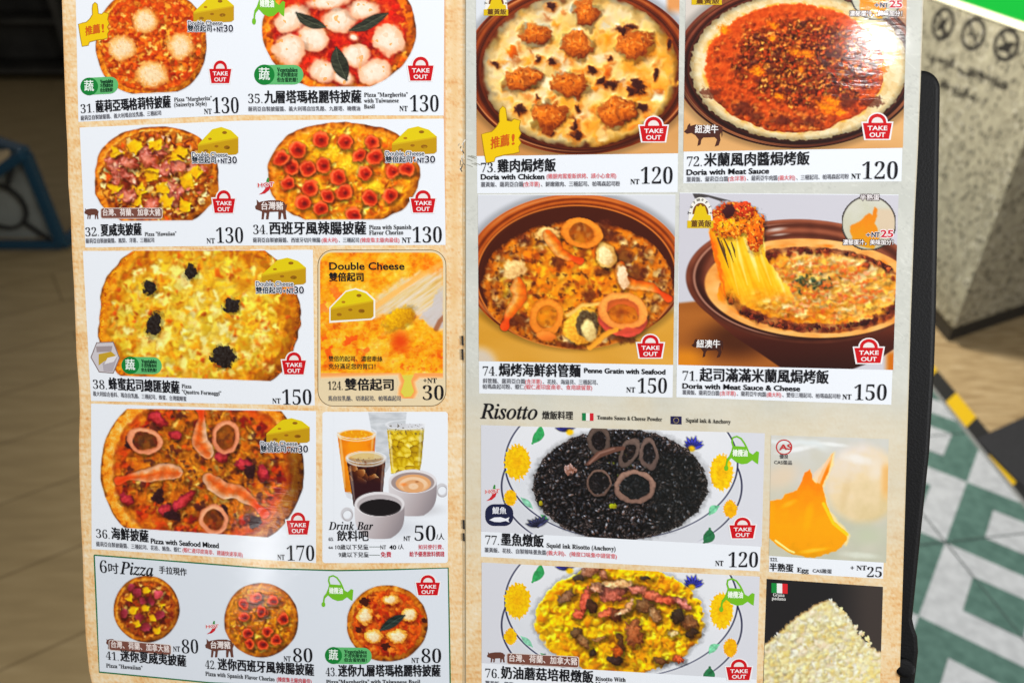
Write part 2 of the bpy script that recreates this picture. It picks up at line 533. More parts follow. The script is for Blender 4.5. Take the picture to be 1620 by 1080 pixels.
def noise_mat(name, stops, scale, detail=6, rough=.5, spec=.4, bump=0.0, stretch=(1, 1, 1), rot=0.0, bscale=None):
    m, nt, b = base_mat(name, rough, spec); N = nt.nodes.new; L = nt.links.new
    g = N('ShaderNodeNewGeometry'); mp = N('ShaderNodeMapping'); mp.inputs['Scale'].default_value = stretch
    mp.inputs['Rotation'].default_value = (0, 0, rot)
    nz = N('ShaderNodeTexNoise'); nz.inputs['Scale'].default_value = scale; nz.inputs['Detail'].default_value = detail
    cr = N('ShaderNodeValToRGB'); e = cr.color_ramp
    while len(e.elements) < len(stops): e.elements.new(.5)
    for el, (p, c) in zip(e.elements, stops): el.position = p; el.color = (*s2l(c), 1)
    L(g.outputs['Position'], mp.inputs[0]); L(mp.outputs[0], nz.inputs['Vector']); L(nz.outputs['Fac'], cr.inputs[0]); L(cr.outputs[0], b.inputs['Base Color'])
    if bump:
        bp = N('ShaderNodeBump'); bp.inputs['Strength'].default_value = bump; bp.inputs['Distance'].default_value = .002
        L(nz.outputs['Fac'], bp.inputs['Height']); L(bp.outputs[0], b.inputs['Normal'])
    return m, nt, b, cr


# --- brown wood-look floor (one sheet to the far end of the room)
m, nt, b, cr = noise_mat('brown_plank_floor', [(.3, (152, 131, 93)), (.5, (162, 140, 100)), (.7, (172, 150, 110))], 5, 6, .42, .4, stretch=(1, 6, 1), rot=math.radians(-35))
N = nt.nodes.new; L = nt.links.new
geo = N('ShaderNodeNewGeometry'); mp = N('ShaderNodeMapping'); mp.inputs['Rotation'].default_value = (0, 0, math.radians(-35))
bk = N('ShaderNodeTexBrick'); bk.inputs['Scale'].default_value = 1.0; bk.inputs['Brick Width'].default_value = .9; bk.inputs['Row Height'].default_value = .28
bk.inputs['Mortar Size'].default_value = .004; bk.inputs['Color1'].default_value = (1, 1, 1, 1); bk.inputs['Color2'].default_value = (.95, .95, .95, 1); bk.inputs['Mortar'].default_value = (.62, .6, .57, 1)
mx = N('ShaderNodeMix'); mx.data_type = 'RGBA'; mx.blend_type = 'MULTIPLY'; mx.inputs[0].default_value = 1
L(geo.outputs['Position'], mp.inputs[0]); L(mp.outputs[0], bk.inputs['Vector']); L(cr.outputs[0], mx.inputs[6]); L(bk.outputs['Color'], mx.inputs[7]); L(mx.outputs[2], b.inputs['Base Color'])
fl = mesh_obj('floor', [(-9, -3, 0), (9, -3, 0), (9, 14, 0), (-9, 14, 0)], [(0, 1, 2, 3)], m); tag(fl, kind='structure')

# --- light wood strip round the counter
m, nt, b, cr = noise_mat('light_wood', [(.3, (150, 124, 86)), (.55, (186, 160, 118)), (.75, (204, 182, 142))], 5, 8, .35, .5, stretch=(2, 14, 1), rot=math.radians(60))
TX = 1.375                                        # where the tiles end and the tape runs
o = mesh_obj('light_wood_floor', [(TX, -1, .004), (6, -1, .004), (6, 7, .004), (TX, 7, .004)], [(0, 1, 2, 3)], m); tag(o, kind='structure')

# --- green and white printed tiles
A0 = floor_pt(*(1460 + 70 * .4815, 560 + 625 * .4815)); A1 = floor_pt(*(1460 + 130 * .4815, 560 + 430 * .4815))
ca = (A1 - A0)[:2]; cl = float(np.hypot(*ca)) * 1.04; th = math.atan2(ca[1], ca[0]) - math.radians(1.5)
ea = np.array([math.cos(th), math.sin(th)]); eb = np.array([math.sin(th), -math.cos(th)])
gm, gnt, gb, _ = noise_mat('green_tile_glaze', [(.35, (76, 106, 97)), (.65, (92, 124, 114))], 40, 5, .4, .4)
wm, _, _, _ = noise_mat('white_tile_glaze', [(.35, (178, 181, 184)), (.65, (196, 199, 202))], 40, 5, .4, .4)
km, _, kb = base_mat('tile_joint', .8); kb.inputs['Base Color'].default_value = (.05, .07, .065, 1)
vs, fs, mi = [], [], []


def sheet(pts, z, k):
    n = len(vs)
    for p in pts: vs.append((p[0], p[1], z))
    fs.append(tuple(range(n, n + len(pts)))); mi.append(k)


def clip_x(pts, xm):
    out = []
    for i in range(len(pts)):
        a, b_ = pts[i], pts[(i + 1) % len(pts)]
        if a[0] <= xm: out.append(a)
        if (a[0] <= xm) != (b_[0] <= xm):
            t = (xm - a[0]) / (b_[0] - a[0]); out.append((xm, a[1] + t * (b_[1] - a[1])))
    return out


def cellpt(i, j): return tuple(A0[:2] + cl * (i * ea + j * eb))


for i in range(-9, 14):
    for j in range(-9, 12):
        c4 = [cellpt(i, j), cellpt(i + 1, j), cellpt(i + 1, j + 1), cellpt(i, j + 1)]
        if max(p[0] for p in c4) < .25 or min(p[0] for p in c4) > TX or max(p[1] for p in c4) < -.6 or min(p[1] for p in c4) > 4: continue
        green = (i + j) % 2 == 0
        q = clip_x(c4, TX - .012)
        if len(q) > 2: sheet(q, .008, 0 if green else 1)
        f = .28
        inn = [cellpt(i + f, j + f), cellpt(i + 1 - f, j + f), cellpt(i + 1 - f, j + 1 - f), cellpt(i + f, j + 1 - f)]
        q = clip_x(inn, TX - .012)
        if len(q) > 2: sheet(q, .0095, 1 if green else 0)
for k in range(-16, 20, 2):                       # joints along the cell diagonals
    for sgn in (1, -1):
        d = (ea + sgn * eb) / math.sqrt(2); nrm = np.array([-d[1], d[0]]) * .0014
        base = A0[:2] + cl * k * ea
        pa, pb = base - d * 5, base + d * 5
        for lim in ((.25, TX - .012),):
            t0, t1 = sorted(((lim[0] - pa[0]) / (pb[0] - pa[0]), (lim[1] - pa[0]) / (pb[0] - pa[0])))
            t0, t1 = max(t0, 0), min(t1, 1)
            if t1 <= t0: continue
            a_, b_ = pa + (pb - pa) * t0, pa + (pb - pa) * t1
            z = .0105 if sgn > 0 else .0108
            sheet([a_ + nrm, a_ - nrm, b_ - nrm, b_ + nrm], z, 2)
o = mesh_obj('tiled_floor', vs, fs, [gm, wm, km], None, mi); tag(o, kind='structure')
em, _, eb_ = base_mat('steel_trim', .35); eb_.inputs['Base Color'].default_value = (.55, .56, .55, 1); eb_.inputs['Metallic'].default_value = .6
vs2, fs2 = [], []; add_bx(vs2, fs2, (TX - .012, -.6, .0), (TX - .001, 3.2, .0125))
o = mesh_obj('floor_edge_trim', vs2, fs2, em); tag(o, 'thin pale metal strip where the green tiles meet the wood', 'floor trim')

# --- hazard tape
hm_b, _, q_ = base_mat('tape_black', .5); q_.inputs['Base Color'].default_value = (.02, .02, .02, 1)
hm_y, _, q_ = base_mat('tape_yellow', .5); q_.inputs['Base Color'].default_value = (*s2l((226, 184, 20)), 1)
vs, fs, mi = [], [], []; y = .9; k = 0; ys = floor_pt(1504, 630)[1]; sl = .125
for k in range(-8, 6):
    y0 = ys - (k + 1) * sl; y1 = ys - k * sl
    n = len(vs); vs += [(TX + .004, y0 - .03, .0085), (TX + .062, y0 + .02, .0085), (TX + .062, y1 + .02, .0085), (TX + .004, y1 - .03, .0085)]
    fs.append((n, n + 1, n + 2, n + 3)); mi.append(0 if k % 2 == 0 else 1)
o = mesh_obj('hazard_tape', vs, fs, [hm_y, hm_b], None, mi); tag(o, 'yellow and black hazard tape stuck along the wood floor edge', 'floor tape')

# --- dark mat
mt, _, _, _ = noise_mat('rubber_mat', [(.35, (44, 44, 46)), (.65, (60, 60, 62))], 300, 3, .9, .2, .5)
a_, b_, c_ = floor_pt(1541, 700), floor_pt(1640, 655), floor_pt(1640, 800)
ring = [(TX + .075 if i != 0 else a_[0], p[1]) if i == 0 else (p[0], p[1]) for i, p in enumerate((a_, c_, c_ + (b_ - a_) * 2.2, b_ + (b_ - a_) * 1.4))]
vs, fs = [], []; prism(vs, fs, ring, .005, .016)
o = mesh_obj('floor_mat', vs, fs, mt); tag(o, 'dark grey rubber mat lying on the wood by the hazard tape', 'mat')

# --- terrazzo counter
def terrazzo(name, base, dark):
    m, nt, b = base_mat(name, .45, .4); N = nt.nodes.new; L = nt.links.new
    g = N('ShaderNodeNewGeometry'); prev = None
    nz = N('ShaderNodeTexNoise'); nz.inputs['Scale'].default_value = 25; nz.inputs['Detail'].default_value = 5; L(g.outputs['Position'], nz.inputs['Vector'])
    cr = N('ShaderNodeValToRGB'); cr.color_ramp.elements[0].color = (*s2l(np.array(base) * .9), 1); cr.color_ramp.elements[1].color = (*s2l(np.array(base) * 1.06), 1)
    cr.color_ramp.elements[0].position = .35; cr.color_ramp.elements[1].position = .65
    L(nz.outputs['Fac'], cr.inputs[0]); prev = cr.outputs[0]
    for sc, th_, dens, col in ((40, .3, .5, dark), (64, .3, .5, (92, 84, 66)), (50, .3, .4, (196, 190, 172)), (30, .27, .4, (74, 70, 58))):
        vo = N('ShaderNodeTexVoronoi'); vo.inputs['Scale'].default_value = sc; L(g.outputs['Position'], vo.inputs['Vector'])
        lt = N('ShaderNodeMath'); lt.operation = 'LESS_THAN'; lt.inputs[1].default_value = th_; L(vo.outputs['Distance'], lt.inputs[0])
        sp = N('ShaderNodeSeparateColor'); L(vo.outputs['Color'], sp.inputs[0])
        l2 = N('ShaderNodeMath'); l2.operation = 'LESS_THAN'; l2.inputs[1].default_value = dens; L(sp.outputs[0], l2.inputs[0])
        mu = N('ShaderNodeMath'); mu.operation = 'MULTIPLY'; L(lt.outputs[0], mu.inputs[0]); L(l2.outputs[0], mu.inputs[1])
        mx = N('ShaderNodeMix'); mx.data_type = 'RGBA'; L(mu.outputs[0], mx.inputs[0]); L(prev, mx.inputs[6]); mx.inputs[7].default_value = (*s2l(col), 1); prev = mx.outputs[2]
    L(prev, b.inputs['Base Color']); return m


ter = terrazzo('terrazzo', (158, 152, 130), (58, 56, 48))
cf = floor_pt(1497, 548)[:2]                                   # counter corner nearest to the camera
fdir = np.array([.035, 1.0]); fdir /= np.linalg.norm(fdir)
rb = floor_pt(1620, 505)[:2]; rdir = rb - cf; rdir /= np.linalg.norm(rdir)
dt = ray(1643, 52); CT = CAM[2] + dt[2] * ((cf[1] + .0) / dt[1])    # counter height from its corner
counter = thing('service_counter', 'speckled terrazzo counter with dark skirting and green lit rim', 'counter', (cf[0], cf[1], 0))
ring = [cf, cf + rdir * 2.2, cf + rdir * 2.2 + fdir * 2.0, cf + fdir * 2.6]
ring = [tuple(p) for p in ring]
vs, fs = [], []; prism(vs, fs, ring, .075, CT)
o = mesh_obj('counter_body', vs, fs, ter, counter); bevel_obj(o, .004)
nf = np.array([-fdir[1], fdir[0]]); nr = np.array([rdir[1], -rdir[0]])
ins = [tuple(np.array(p) + .03 * (fdir * .6 + rdir * .6) * (1 if i in (0,) else .3)) for i, p in enumerate(ring)]
sk, _, q_ = base_mat('dark_skirting', .5); q_.inputs['Base Color'].default_value = (.018, .018, .017, 1)
vs, fs = [], []; prism(vs, fs, ins, .004, .074)
mesh_obj('skirting', vs, fs, sk, counter)
gr, _, q_ = base_mat('green_acrylic', .3); q_.inputs['Base Color'].default_value = (*s2l((10, 120, 40)), 1)
q_.inputs['Emission Color'].default_value = (*s2l((10, 175, 50)), 1); q_.inputs['Emission Strength'].default_value = .55
ly, _, q_ = base_mat('light_strip', .4); q_.inputs['Base Color'].default_value = (.9, .85, .6, 1)
q_.inputs['Emission Color'].default_value = (1, .93, .66, 1); q_.inputs['Emission Strength'].default_value = 1.1
out = nf * .012


def band_on_front(z0, z1, proud, a=-.01, b=2.6):
    p = [cf + fdir * a + nf * .001, cf + fdir * b + nf * .001]; q = [p_ + nf * proud for p_ in p]
    v_, f_ = [], []; prism(v_, f_, [tuple(p[0]), tuple(p[1]), tuple(q[1]), tuple(q[0])], z0, z1); return v_, f_


v_, f_ = band_on_front(CT - .026, CT - .008, .010); mesh_obj('light_strip', v_, f_, ly, counter)
v_, f_ = band_on_front(CT - .006, CT + .16, .014); mesh_obj('rim_panel', v_, f_, gr, counter)

# --- ban signs and the blurred caption on the counter front
ik, _, q_ = base_mat('black_vinyl', .5); q_.inputs['Base Color'].default_value = (.02, .018, .016, 1)


def front_pt(px, py):
    """where a pixel's ray meets the counter's front face: (distance along it, height)"""
    d = ray(px, py); n3 = np.array([nf[0], nf[1], 0]); t = ((np.array([cf[0], cf[1], 0]) - CAM) @ n3) / (d @ n3)
    p = CAM + d * t; return float((p[:2] - cf) @ fdir), float(p[2])


class Decal:
    def __init__(s, proud=.0015, a0=0.0, wide=1.0): s.v, s.f, s.p, s.a0, s.w = [], [], proud, a0, wide

    def pt(s, a, z): p = cf + fdir * (s.a0 + (a - s.a0) * s.w) + nf * s.p; return (p[0], p[1], z)

    def ringd(s, a, z, r, w, n=40):
        k = len(s.v)
        for i in range(n):
            t = 2 * math.pi * i / n
            s.v += [s.pt(a + r * math.cos(t), z + r * math.sin(t)), s.pt(a + (r - w) * math.cos(t), z + (r - w) * math.sin(t))]
        s.f += [(k + 2 * i, k + 2 * ((i + 1) % n), k + 2 * ((i + 1) % n) + 1, k + 2 * i + 1) for i in range(n)]

    def bar(s, a0, z0, a1, z1, w):
        dx, dz = a1 - a0, z1 - z0; l = math.hypot(dx, dz) + 1e-9; nx, nz = -dz / l * w / 2, dx / l * w / 2; k = len(s.v)
        s.v += [s.pt(a0 + nx, z0 + nz), s.pt(a0 - nx, z0 - nz), s.pt(a1 - nx, z1 - nz), s.pt(a1 + nx, z1 + nz)]; s.f.append((k, k + 1, k + 2, k + 3))

    def disc(s, a, z, rx, rz, n=16):
        k = len(s.v); s.v += [s.pt(a + rx * math.cos(2 * math.pi * i / n), z + rz * math.sin(2 * math.pi * i / n)) for i in range(n)]; s.f.append(tuple(range(k, k + n)))


signs = [((1492, 38), 'leftmost round black ban sign on the terrazzo counter, a bottle shape inside'),
         ((1540, 54), 'middle round black ban sign on the terrazzo counter, a thin cigarette shape inside'),
         ((1592, 71), 'rightmost round black ban sign on the terrazzo counter, a bulky camera shape inside')]
for k, ((sx_, sy_), lab) in enumerate(signs):
    a, z = front_pt(sx_, sy_); a2, z2 = front_pt(sx_, sy_ + 30); r = abs(z2 - z) * .98
    d = Decal(.0015, a, 1.5); d.ringd(a, z, r, r * .25)
    sg = thing('ban_sign', lab, 'sign', d.pt(a, z), 'round ban signs on the counter')
    mesh_obj('sign_ring', d.v, d.f, ik, sg)
    # going along +a is away from the camera, i.e. to the left in view
    d = Decal(.0012, a, 1.5); e = r * .62; d.bar(a + e, z + e, a - e, z - e, r * .19); mesh_obj('slash_bar', d.v, d.f, ik, sg)
    d = Decal(.0008, a, 1.5)
    if k == 0:
        d.disc(a, z - r * .05, r * .26, r * .34); d.bar(a - r * .1, z + r * .1, a - r * .38, z + r * .5, r * .2); d.bar(a + r * .1, z - r * .2, a + r * .5, z - r * .5, r * .2); d.bar(a - r * .2, z - r * .3, a - r * .3, z - r * .7, r * .2)
    elif k == 1:
        d.bar(a + r * .5, z - r * .02, a - r * .45, z - r * .16, r * .16); d.bar(a - r * .3, z - r * .1, a - r * .32, z + r * .2, r * .07)
    else:
        d.disc(a - r * .1, z - r * .12, r * .36, r * .32); d.bar(a + r * .55, z - r * .35, a + r * .1, z - r * .3, r * .34); d.bar(a - r * .2, z + r * .1, a - r * .45, z + r * .22, r * .22)
    mesh_obj('pictogram', d.v, d.f, ik, sg)
rnd = random.Random(4)
for (x0, y0, x1, y1, n) in ((1466, 88, 1510, 106, 5), (1516, 108, 1592, 140, 7), (1488, 128, 1502, 142, 2), (1508, 142, 1544, 156, 4)):
    d = Decal()
    for i in range(n):
        t = (i + .5) / n; a, z = front_pt(x0 + (x1 - x0) * t, y0 + (y1 - y0) * t); sp = .013
        for _ in range(6):
            aa, zz = a + rnd.uniform(-.017, .017), z + rnd.uniform(-sp, sp)
            if rnd.random() < .5: d.bar(aa - .016, zz, aa + .016, zz, .0042)
            else: d.bar(aa, zz - .012, aa, zz + .012, .007)
    mesh_obj('caption_lettering', d.v, d.f, ik, counter)

# --- blue framed unit at the left
def tube_bar(vs, fs, a, b, w, hgt=None):
    a, b = np.array(a, float), np.array(b, float); d = b - a; d /= np.linalg.norm(d)
    u = np.cross(d, (0, 0, 1.0)); u = u / np.linalg.norm(u) if np.linalg.norm(u) > 1e-3 else np.array([1.0, 0, 0]); v = np.cross(u, d)
    n = len(vs); w2, h2 = w / 2, (hgt or w) / 2
    for p in (a, b):
        for (i, j) in ((1, 1), (-1, 1), (-1, -1), (1, -1)): vs.append(tuple(p + u * w2 * i + v * h2 * j))
    fs += [tuple(n + i for i in q) for q in ((0, 1, 2, 3), (7, 6, 5, 4), (0, 4, 5, 1), (1, 5, 6, 2), (2, 6, 7, 3), (3, 7, 4, 0))]


def plane_at(px, py, yw):                    # a point of the vertical plane y = yw seen at that pixel
    d = ray(px, py); return CAM + d * ((yw - CAM[1]) / d[1])


BY = floor_pt(40, 398)[1]
bR, bT = plane_at(100, 392, BY), plane_at(40, 243, BY)
hT = bT[2]
blue, _, q_ = base_mat('blue_enamel', .25, .6); q_.inputs['Base Color'].default_value = (*s2l((12, 62, 86)), 1)
stand_b = thing('blue_frame_stand', 'low blue metal framed stand with dark rods crossing its grey front', 'stand', (bR[0] - .4, BY, 0))
vs, fs = [], []
xl = bR[0] - 1.0
tr = np.array([bT[0], BY, hT]); br_ = np.array([bR[0], BY, .035]); bl_ = np.array([xl, BY, .035])
tl_ = plane_at(-60, 310, BY)
tube_bar(vs, fs, bl_, br_, .035); tube_bar(vs, fs, br_, tr, .042); tube_bar(vs, fs, tr, tl_, .06, .04)
back = np.array([0, .75, 0.0])
tube_bar(vs, fs, tr, tr + np.array([-.5, .28, .03]), .05); tube_bar(vs, fs, br_, br_ + back * .7, .04)
tube_bar(vs, fs, tr + np.array([-.5, .28, .03]), tl_ + np.array([-.3, .3, 0]), .05)
o = mesh_obj('frame', vs, fs, blue, stand_b); bevel_obj(o, .006)
pw, _, _, _ = noise_mat('pale_cover', [(.3, (84, 84, 76)), (.6, (140, 144, 138))], 3, 4, .35, .5)
vs, fs = [], []
front = [bl_ + (0, .03, .02), br_ + (-.02, .03, .02), tr + (-.02, .03, -.02), tl_ + (0, .03, -.02)]
vs += [tuple(p) for p in front] + [tuple(p + np.array([0, .012, 0])) for p in front]; fs += [(0, 1, 2, 3), (7, 6, 5, 4), (0, 4, 5, 1), (1, 5, 6, 2), (2, 6, 7, 3), (3, 7, 4, 0)]
mesh_obj('front_panel', vs, fs, pw, stand_b)
tp, _, q_ = base_mat('beige_top', .6); q_.inputs['Base Color'].default_value = (*s2l((196, 172, 132)), 1)
tt = [tr + (-.06, .01, .02), tr + np.array([-.5, .27, .05]), tl_ + np.array([-.3, .29, .02]), tl_ + (0, .01, .02)]
vs = [tuple(p) for p in tt] + [tuple(p - np.array([0, 0, .02])) for p in tt]; fs = [(0, 1, 2, 3), (7, 6, 5, 4), (0, 4, 5, 1), (1, 5, 6, 2), (2, 6, 7, 3), (3, 7, 4, 0)]
mesh_obj('top_board', vs, fs, tp, stand_b)
dr, _, q_ = base_mat('dark_rod', .4); q_.inputs['Base Color'].default_value = (.012, .014, .016, 1)
hub = plane_at(5, 325, BY) + np.array([0, -.012, 0]); vs, fs = [], []; hr = .1
pts = [hub + np.array([hr * math.cos(t), 0, hr * math.sin(t)]) for t in np.linspace(0, 2 * math.pi, 17)]
for p, q in zip(pts[:-1], pts[1:]): tube_bar(vs, fs, p, q, .014)
for (px, py) in ((25, 255), (82, 378), (-40, 250), (-60, 380)):
    e = plane_at(px, py, BY) + np.array([0, -.012, 0]); dd = (e - hub) / np.linalg.norm(e - hub); tube_bar(vs, fs, hub + dd * hr, e, .014)
mesh_obj('rod', vs, fs, dr, stand_b)

# --- dark shelf unit far behind at the left
dk, _, _, _ = noise_mat('dark_shelf', [(.3, (50, 48, 44)), (.6, (72, 70, 64))], 4, 4, .6, .3)
sy = floor_pt(60, 130)[1]; xa, xb = -5.2, -.9
shelf = thing('dark_shelf_unit', 'dark open shelf unit standing far back on the brown floor', 'shelf', ((xa + xb) / 2, sy, 0))
vs, fs = [], []
for x in (xa, -3.4, -2.3, xb): vs, fs = [], []; add_bx(vs, fs, (x - .03, sy, 0), (x + .03, sy + .45, 1.5)); mesh_obj('upright', vs, fs, dk, shelf)
for z in (.06, .42, .8, 1.2): vs, fs = [], []; add_bx(vs, fs, (xa, sy + .02, z), (xb, sy + .43, z + .03)); mesh_obj('shelf_board', vs, fs, dk, shelf)
vs, fs = [], []; add_bx(vs, fs, (xa, sy + .46, 0), (xb, sy + .48, 1.5)); mesh_obj('back_panel', vs, fs, dk, shelf)
bx_m, _, _, _ = noise_mat('grey_box', [(.3, (120, 118, 112)), (.6, (160, 156, 148))], 3, 3, .5)
for k, (x, w, hh) in enumerate(((-3.05, .3, .22), (-2.6, .26, .17), (-1.95, .34, .2))):
    vs, fs = [], []; add_bx(vs, fs, (x, sy + .05, .452), (x + w, sy + .33, .452 + hh)); o = mesh_obj('storage_box', vs, fs, bx_m)
    tag(o, ('grey box at the left on the dark shelf unit', 'smallest grey box, in the middle of the dark shelf', 'widest grey box at the right on the dark shelf')[k], 'box')

# ================================================================ the menu and the lectern stand that carries it
base = S(np.array([738.]), np.array([1240.]))[0]
holder = thing('menu_stand', 'black lectern stand behind the open menu, rounded top corner showing at its right', 'stand', (float(base[0]), float(base[1]) + .1, 0))
menu = thing('menu', 'open two page laminated food menu with pictures of pizza, doria and risotto', 'menu', tuple(base))

bp_, _, _, _ = noise_mat('black_plastic', [(.3, (7, 7, 8)), (.7, (13, 13, 15))], 900, 3, .55, .2, .1)
edge = []
for t in np.linspace(0, 1, 9):                                  # rounded top right corner
    a = math.pi / 2 * (1 - t); edge.append((1459 + 28 * math.cos(a), 141 - 29 * math.sin(a)))
edge += [(1482, 420), (1480, 515), (1477, 600), (1470, 715), (1456, 850), (1443, 978), (1446, 992), (1451, 1006), (1452.5, 1030), (1449, 1060), (1444, 1100), (1428, 1230), (760, 1230), (760, 112)]
e = np.array(edge); n = len(e)
Vf = S(e[:, 0], e[:, 1], -.004); Vb = S(e[:, 0], e[:, 1], -.016)
o = mesh_obj('back_plate', np.concatenate([Vf, Vb]), [tuple(reversed(range(n))), tuple(range(n, 2 * n))] + [(i, (i + 1) % n, n + (i + 1) % n, n + i) for i in range(n)], bp_, holder)
bevel_obj(o, .002, 3)
# clamp knob at the lower right
kc = S(np.array([1432.]), np.array([1056.]), .001)[0]; nrm = -(ray(1432, 1056)); nrm /= np.linalg.norm(nrm)
u = np.cross(nrm, (0, 0, 1)); u /= np.linalg.norm(u); v = np.cross(nrm, u); vs, fs = [], []
prof = [(.0, .0), (.003, .0022), (.0046, .0019), (.0052, .0012), (.0052, -.0045)]
for (r, hh) in prof[1:]:
    vs += [tuple(kc + u * r * math.cos(t) + v * r * math.sin(t) + nrm * (hh - .002)) for t in np.linspace(0, 2 * math.pi, 24, endpoint=False)]
for k in range(3): fs += [(k * 24 + i, k * 24 + (i + 1) % 24, (k + 1) * 24 + (i + 1) % 24, (k + 1) * 24 + i) for i in range(24)]
fs.append(tuple(range(23, -1, -1)))
mesh_obj('clamp_knob', vs, fs, bp_, holder, smooth=True)
top = S(np.array([1000.]), np.array([700.]), -.02)[0]; vs, fs = [], []
add_bx(vs, fs, (top[0] - .02, top[1] + .03, .02), (top[0] + .02, top[1] + .07, top[2] + .02)); mesh_obj('post', vs, fs, bp_, holder)
vs, fs = [], []; add_bx(vs, fs, (top[0] - .2, top[1] - .12, .011), (top[0] + .2, top[1] + .2, .03)); o = mesh_obj('base_plate', vs, fs, bp_, holder); bevel_obj(o, .005)

LEFT_EDGE = [(92, -160), (97, -40), (98, 0), (100, 60), (102, 120), (104, 180), (107, 240), (108, 290), (112, 340), (114, 400), (117, 450), (119, 500), (121, 560), (125, 610), (126.5, 650), (125, 700), (126, 760), (128, 820), (131, 880), (133, 950), (136, 1010), (141, 1060), (150, 1100), (156, 1240)]
RIGHT_EDGE = [(1466, -160), (1461, 0), (1457, 115), (1452, 240), (1447, 340), (1441, 500), (1436.5, 650), (1432, 800), (1427, 960), (1423, 1080), (1417, 1240)]


def page(side):
    le, re = (LEFT_EDGE, [(737, -160), (736.5, 1240)]) if side == 'l' else ([(736.5, -160), (736, 1240)], RIGHT_EDGE)
    ys = np.arange(-30, 1111, 2.2); le, re = np.array(le), np.array(re)
    xl, xr = np.interp(ys, le[:, 1], le[:, 0]), np.interp(ys, re[:, 1], re[:, 0])
    p = Pic((0, 0), (2.2 * 290, 0), (0, 0), (0, 0)); nx = 290
    u = np.linspace(0, 1, nx)[None]; p.X = xl[:, None] * (1 - u) + xr[:, None] * u; p.Y = np.repeat(ys[:, None], nx, 1)
    p.st = 2.2; p.C = np.zeros(p.X.shape + (3,)); p.A = np.ones(p.X.shape); p.seed = 11 if side == 'l' else 23
    X, Y = p.X, p.Y
    weave = .5 * p.n(7, 1, 3, 5) + .5 * p.n(7, 2, 3, .2) + .5 * p.n(4, 7, 2)
    blot = p.n(70, 3, 4)
    warm = ramp(np.clip((.54 + .5 * weave + .22 * blot), 0, 1), [(0, (220, 150, 84)), (.25, (232, 180, 116)), (.5, (240, 205, 152)), (.75, (243, 219, 178)), (1, (246, 231, 204))])
    if side == 'l':
        p.C = warm
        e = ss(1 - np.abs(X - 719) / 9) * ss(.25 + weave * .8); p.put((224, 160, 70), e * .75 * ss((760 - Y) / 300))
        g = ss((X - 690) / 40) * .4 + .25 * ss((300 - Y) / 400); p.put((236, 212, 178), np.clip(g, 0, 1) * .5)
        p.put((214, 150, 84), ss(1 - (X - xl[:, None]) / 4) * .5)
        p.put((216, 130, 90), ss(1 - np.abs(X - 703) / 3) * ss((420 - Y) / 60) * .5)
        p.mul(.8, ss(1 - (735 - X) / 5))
    else:
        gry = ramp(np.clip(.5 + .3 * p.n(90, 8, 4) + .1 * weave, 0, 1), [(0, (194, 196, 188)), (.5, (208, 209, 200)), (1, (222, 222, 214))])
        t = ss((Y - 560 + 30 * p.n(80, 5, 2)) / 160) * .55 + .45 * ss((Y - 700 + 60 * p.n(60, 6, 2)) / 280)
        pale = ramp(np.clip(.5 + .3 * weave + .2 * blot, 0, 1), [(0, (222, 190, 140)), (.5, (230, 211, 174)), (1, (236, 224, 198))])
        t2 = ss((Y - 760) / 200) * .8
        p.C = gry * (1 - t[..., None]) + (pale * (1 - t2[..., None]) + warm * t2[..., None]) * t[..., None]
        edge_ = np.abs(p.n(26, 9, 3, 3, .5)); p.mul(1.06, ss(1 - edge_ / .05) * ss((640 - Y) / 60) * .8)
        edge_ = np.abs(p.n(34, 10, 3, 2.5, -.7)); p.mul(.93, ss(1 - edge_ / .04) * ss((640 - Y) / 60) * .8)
        p.put((206, 170, 110), ss(1 - (xr[:, None] - X) / 3) * .35)
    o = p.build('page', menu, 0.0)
    # board that stiffens the page, and the parts of it above and below the picture
    pts = np.concatenate([le, re[::-1]]); n = len(pts)
    f, bk_ = S(pts[:, 0], pts[:, 1], -.0003), S(pts[:, 0], pts[:, 1], -.0022)
    cm = flat((214, 190, 150) if side == 'l' else (200, 196, 184))
    mesh_obj('page_backing', np.concatenate([f, bk_]), [tuple(range(n)), tuple(reversed(range(n, 2 * n)))] + [(n + i, n + (i + 1) % n, (i + 1) % n, i) for i in range(n)], cm, menu)
    o['label'] = 'cream page of pizzas' if side == 'l' else 'grey and beige page of dorias and risottos'


page('l'); page('r')
# fold, staples and the torn spot
sm = Print()
sm.band([(736.6, y) for y in range(-20, 1100, 20)], 1.4, (150, 138, 112), 3e-5, False)
sm.band([(732.2 + .6 * math.sin(y * .05), y) for y in range(300, 1100, 20)], .8, (196, 170, 126), 3.5e-5, False)
sm.build('fold_crease', menu)
st_m, _, q_ = base_mat('staple_steel', .4); q_.inputs['Base Color'].default_value = (.05, .045, .04, 1); q_.inputs['Metallic'].default_value = .5
for (x, y0, y1) in ((731.5, 531, 546), (731.5, 552, 569), (733.5, 822, 836), (733.5, 843, 855)):
    a, b = S(np.array([x, x + .6]), np.array([y0, y1]), 4e-4); vs, fs = [], []; tube_bar(vs, fs, a, b, .0011); mesh_obj('staple', vs, fs, st_m, menu)
tr_ = Print(); rnd = random.Random(2)
for k in range(16):
    x, y = 731 + rnd.gauss(0, 2.2), rnd.uniform(218, 272); a = rnd.uniform(-.5, .5); l = rnd.uniform(3, 9)
    tr_.band([(x, y), (x + l * math.sin(a), y + l * .6), (x + l * math.sin(a) * 1.6, y + l)], rnd.uniform(.7, 1.8), rnd.choice(((120, 112, 98), (168, 160, 146), (232, 228, 218), (96, 90, 80))), 4e-5 + k * 3e-6, False)
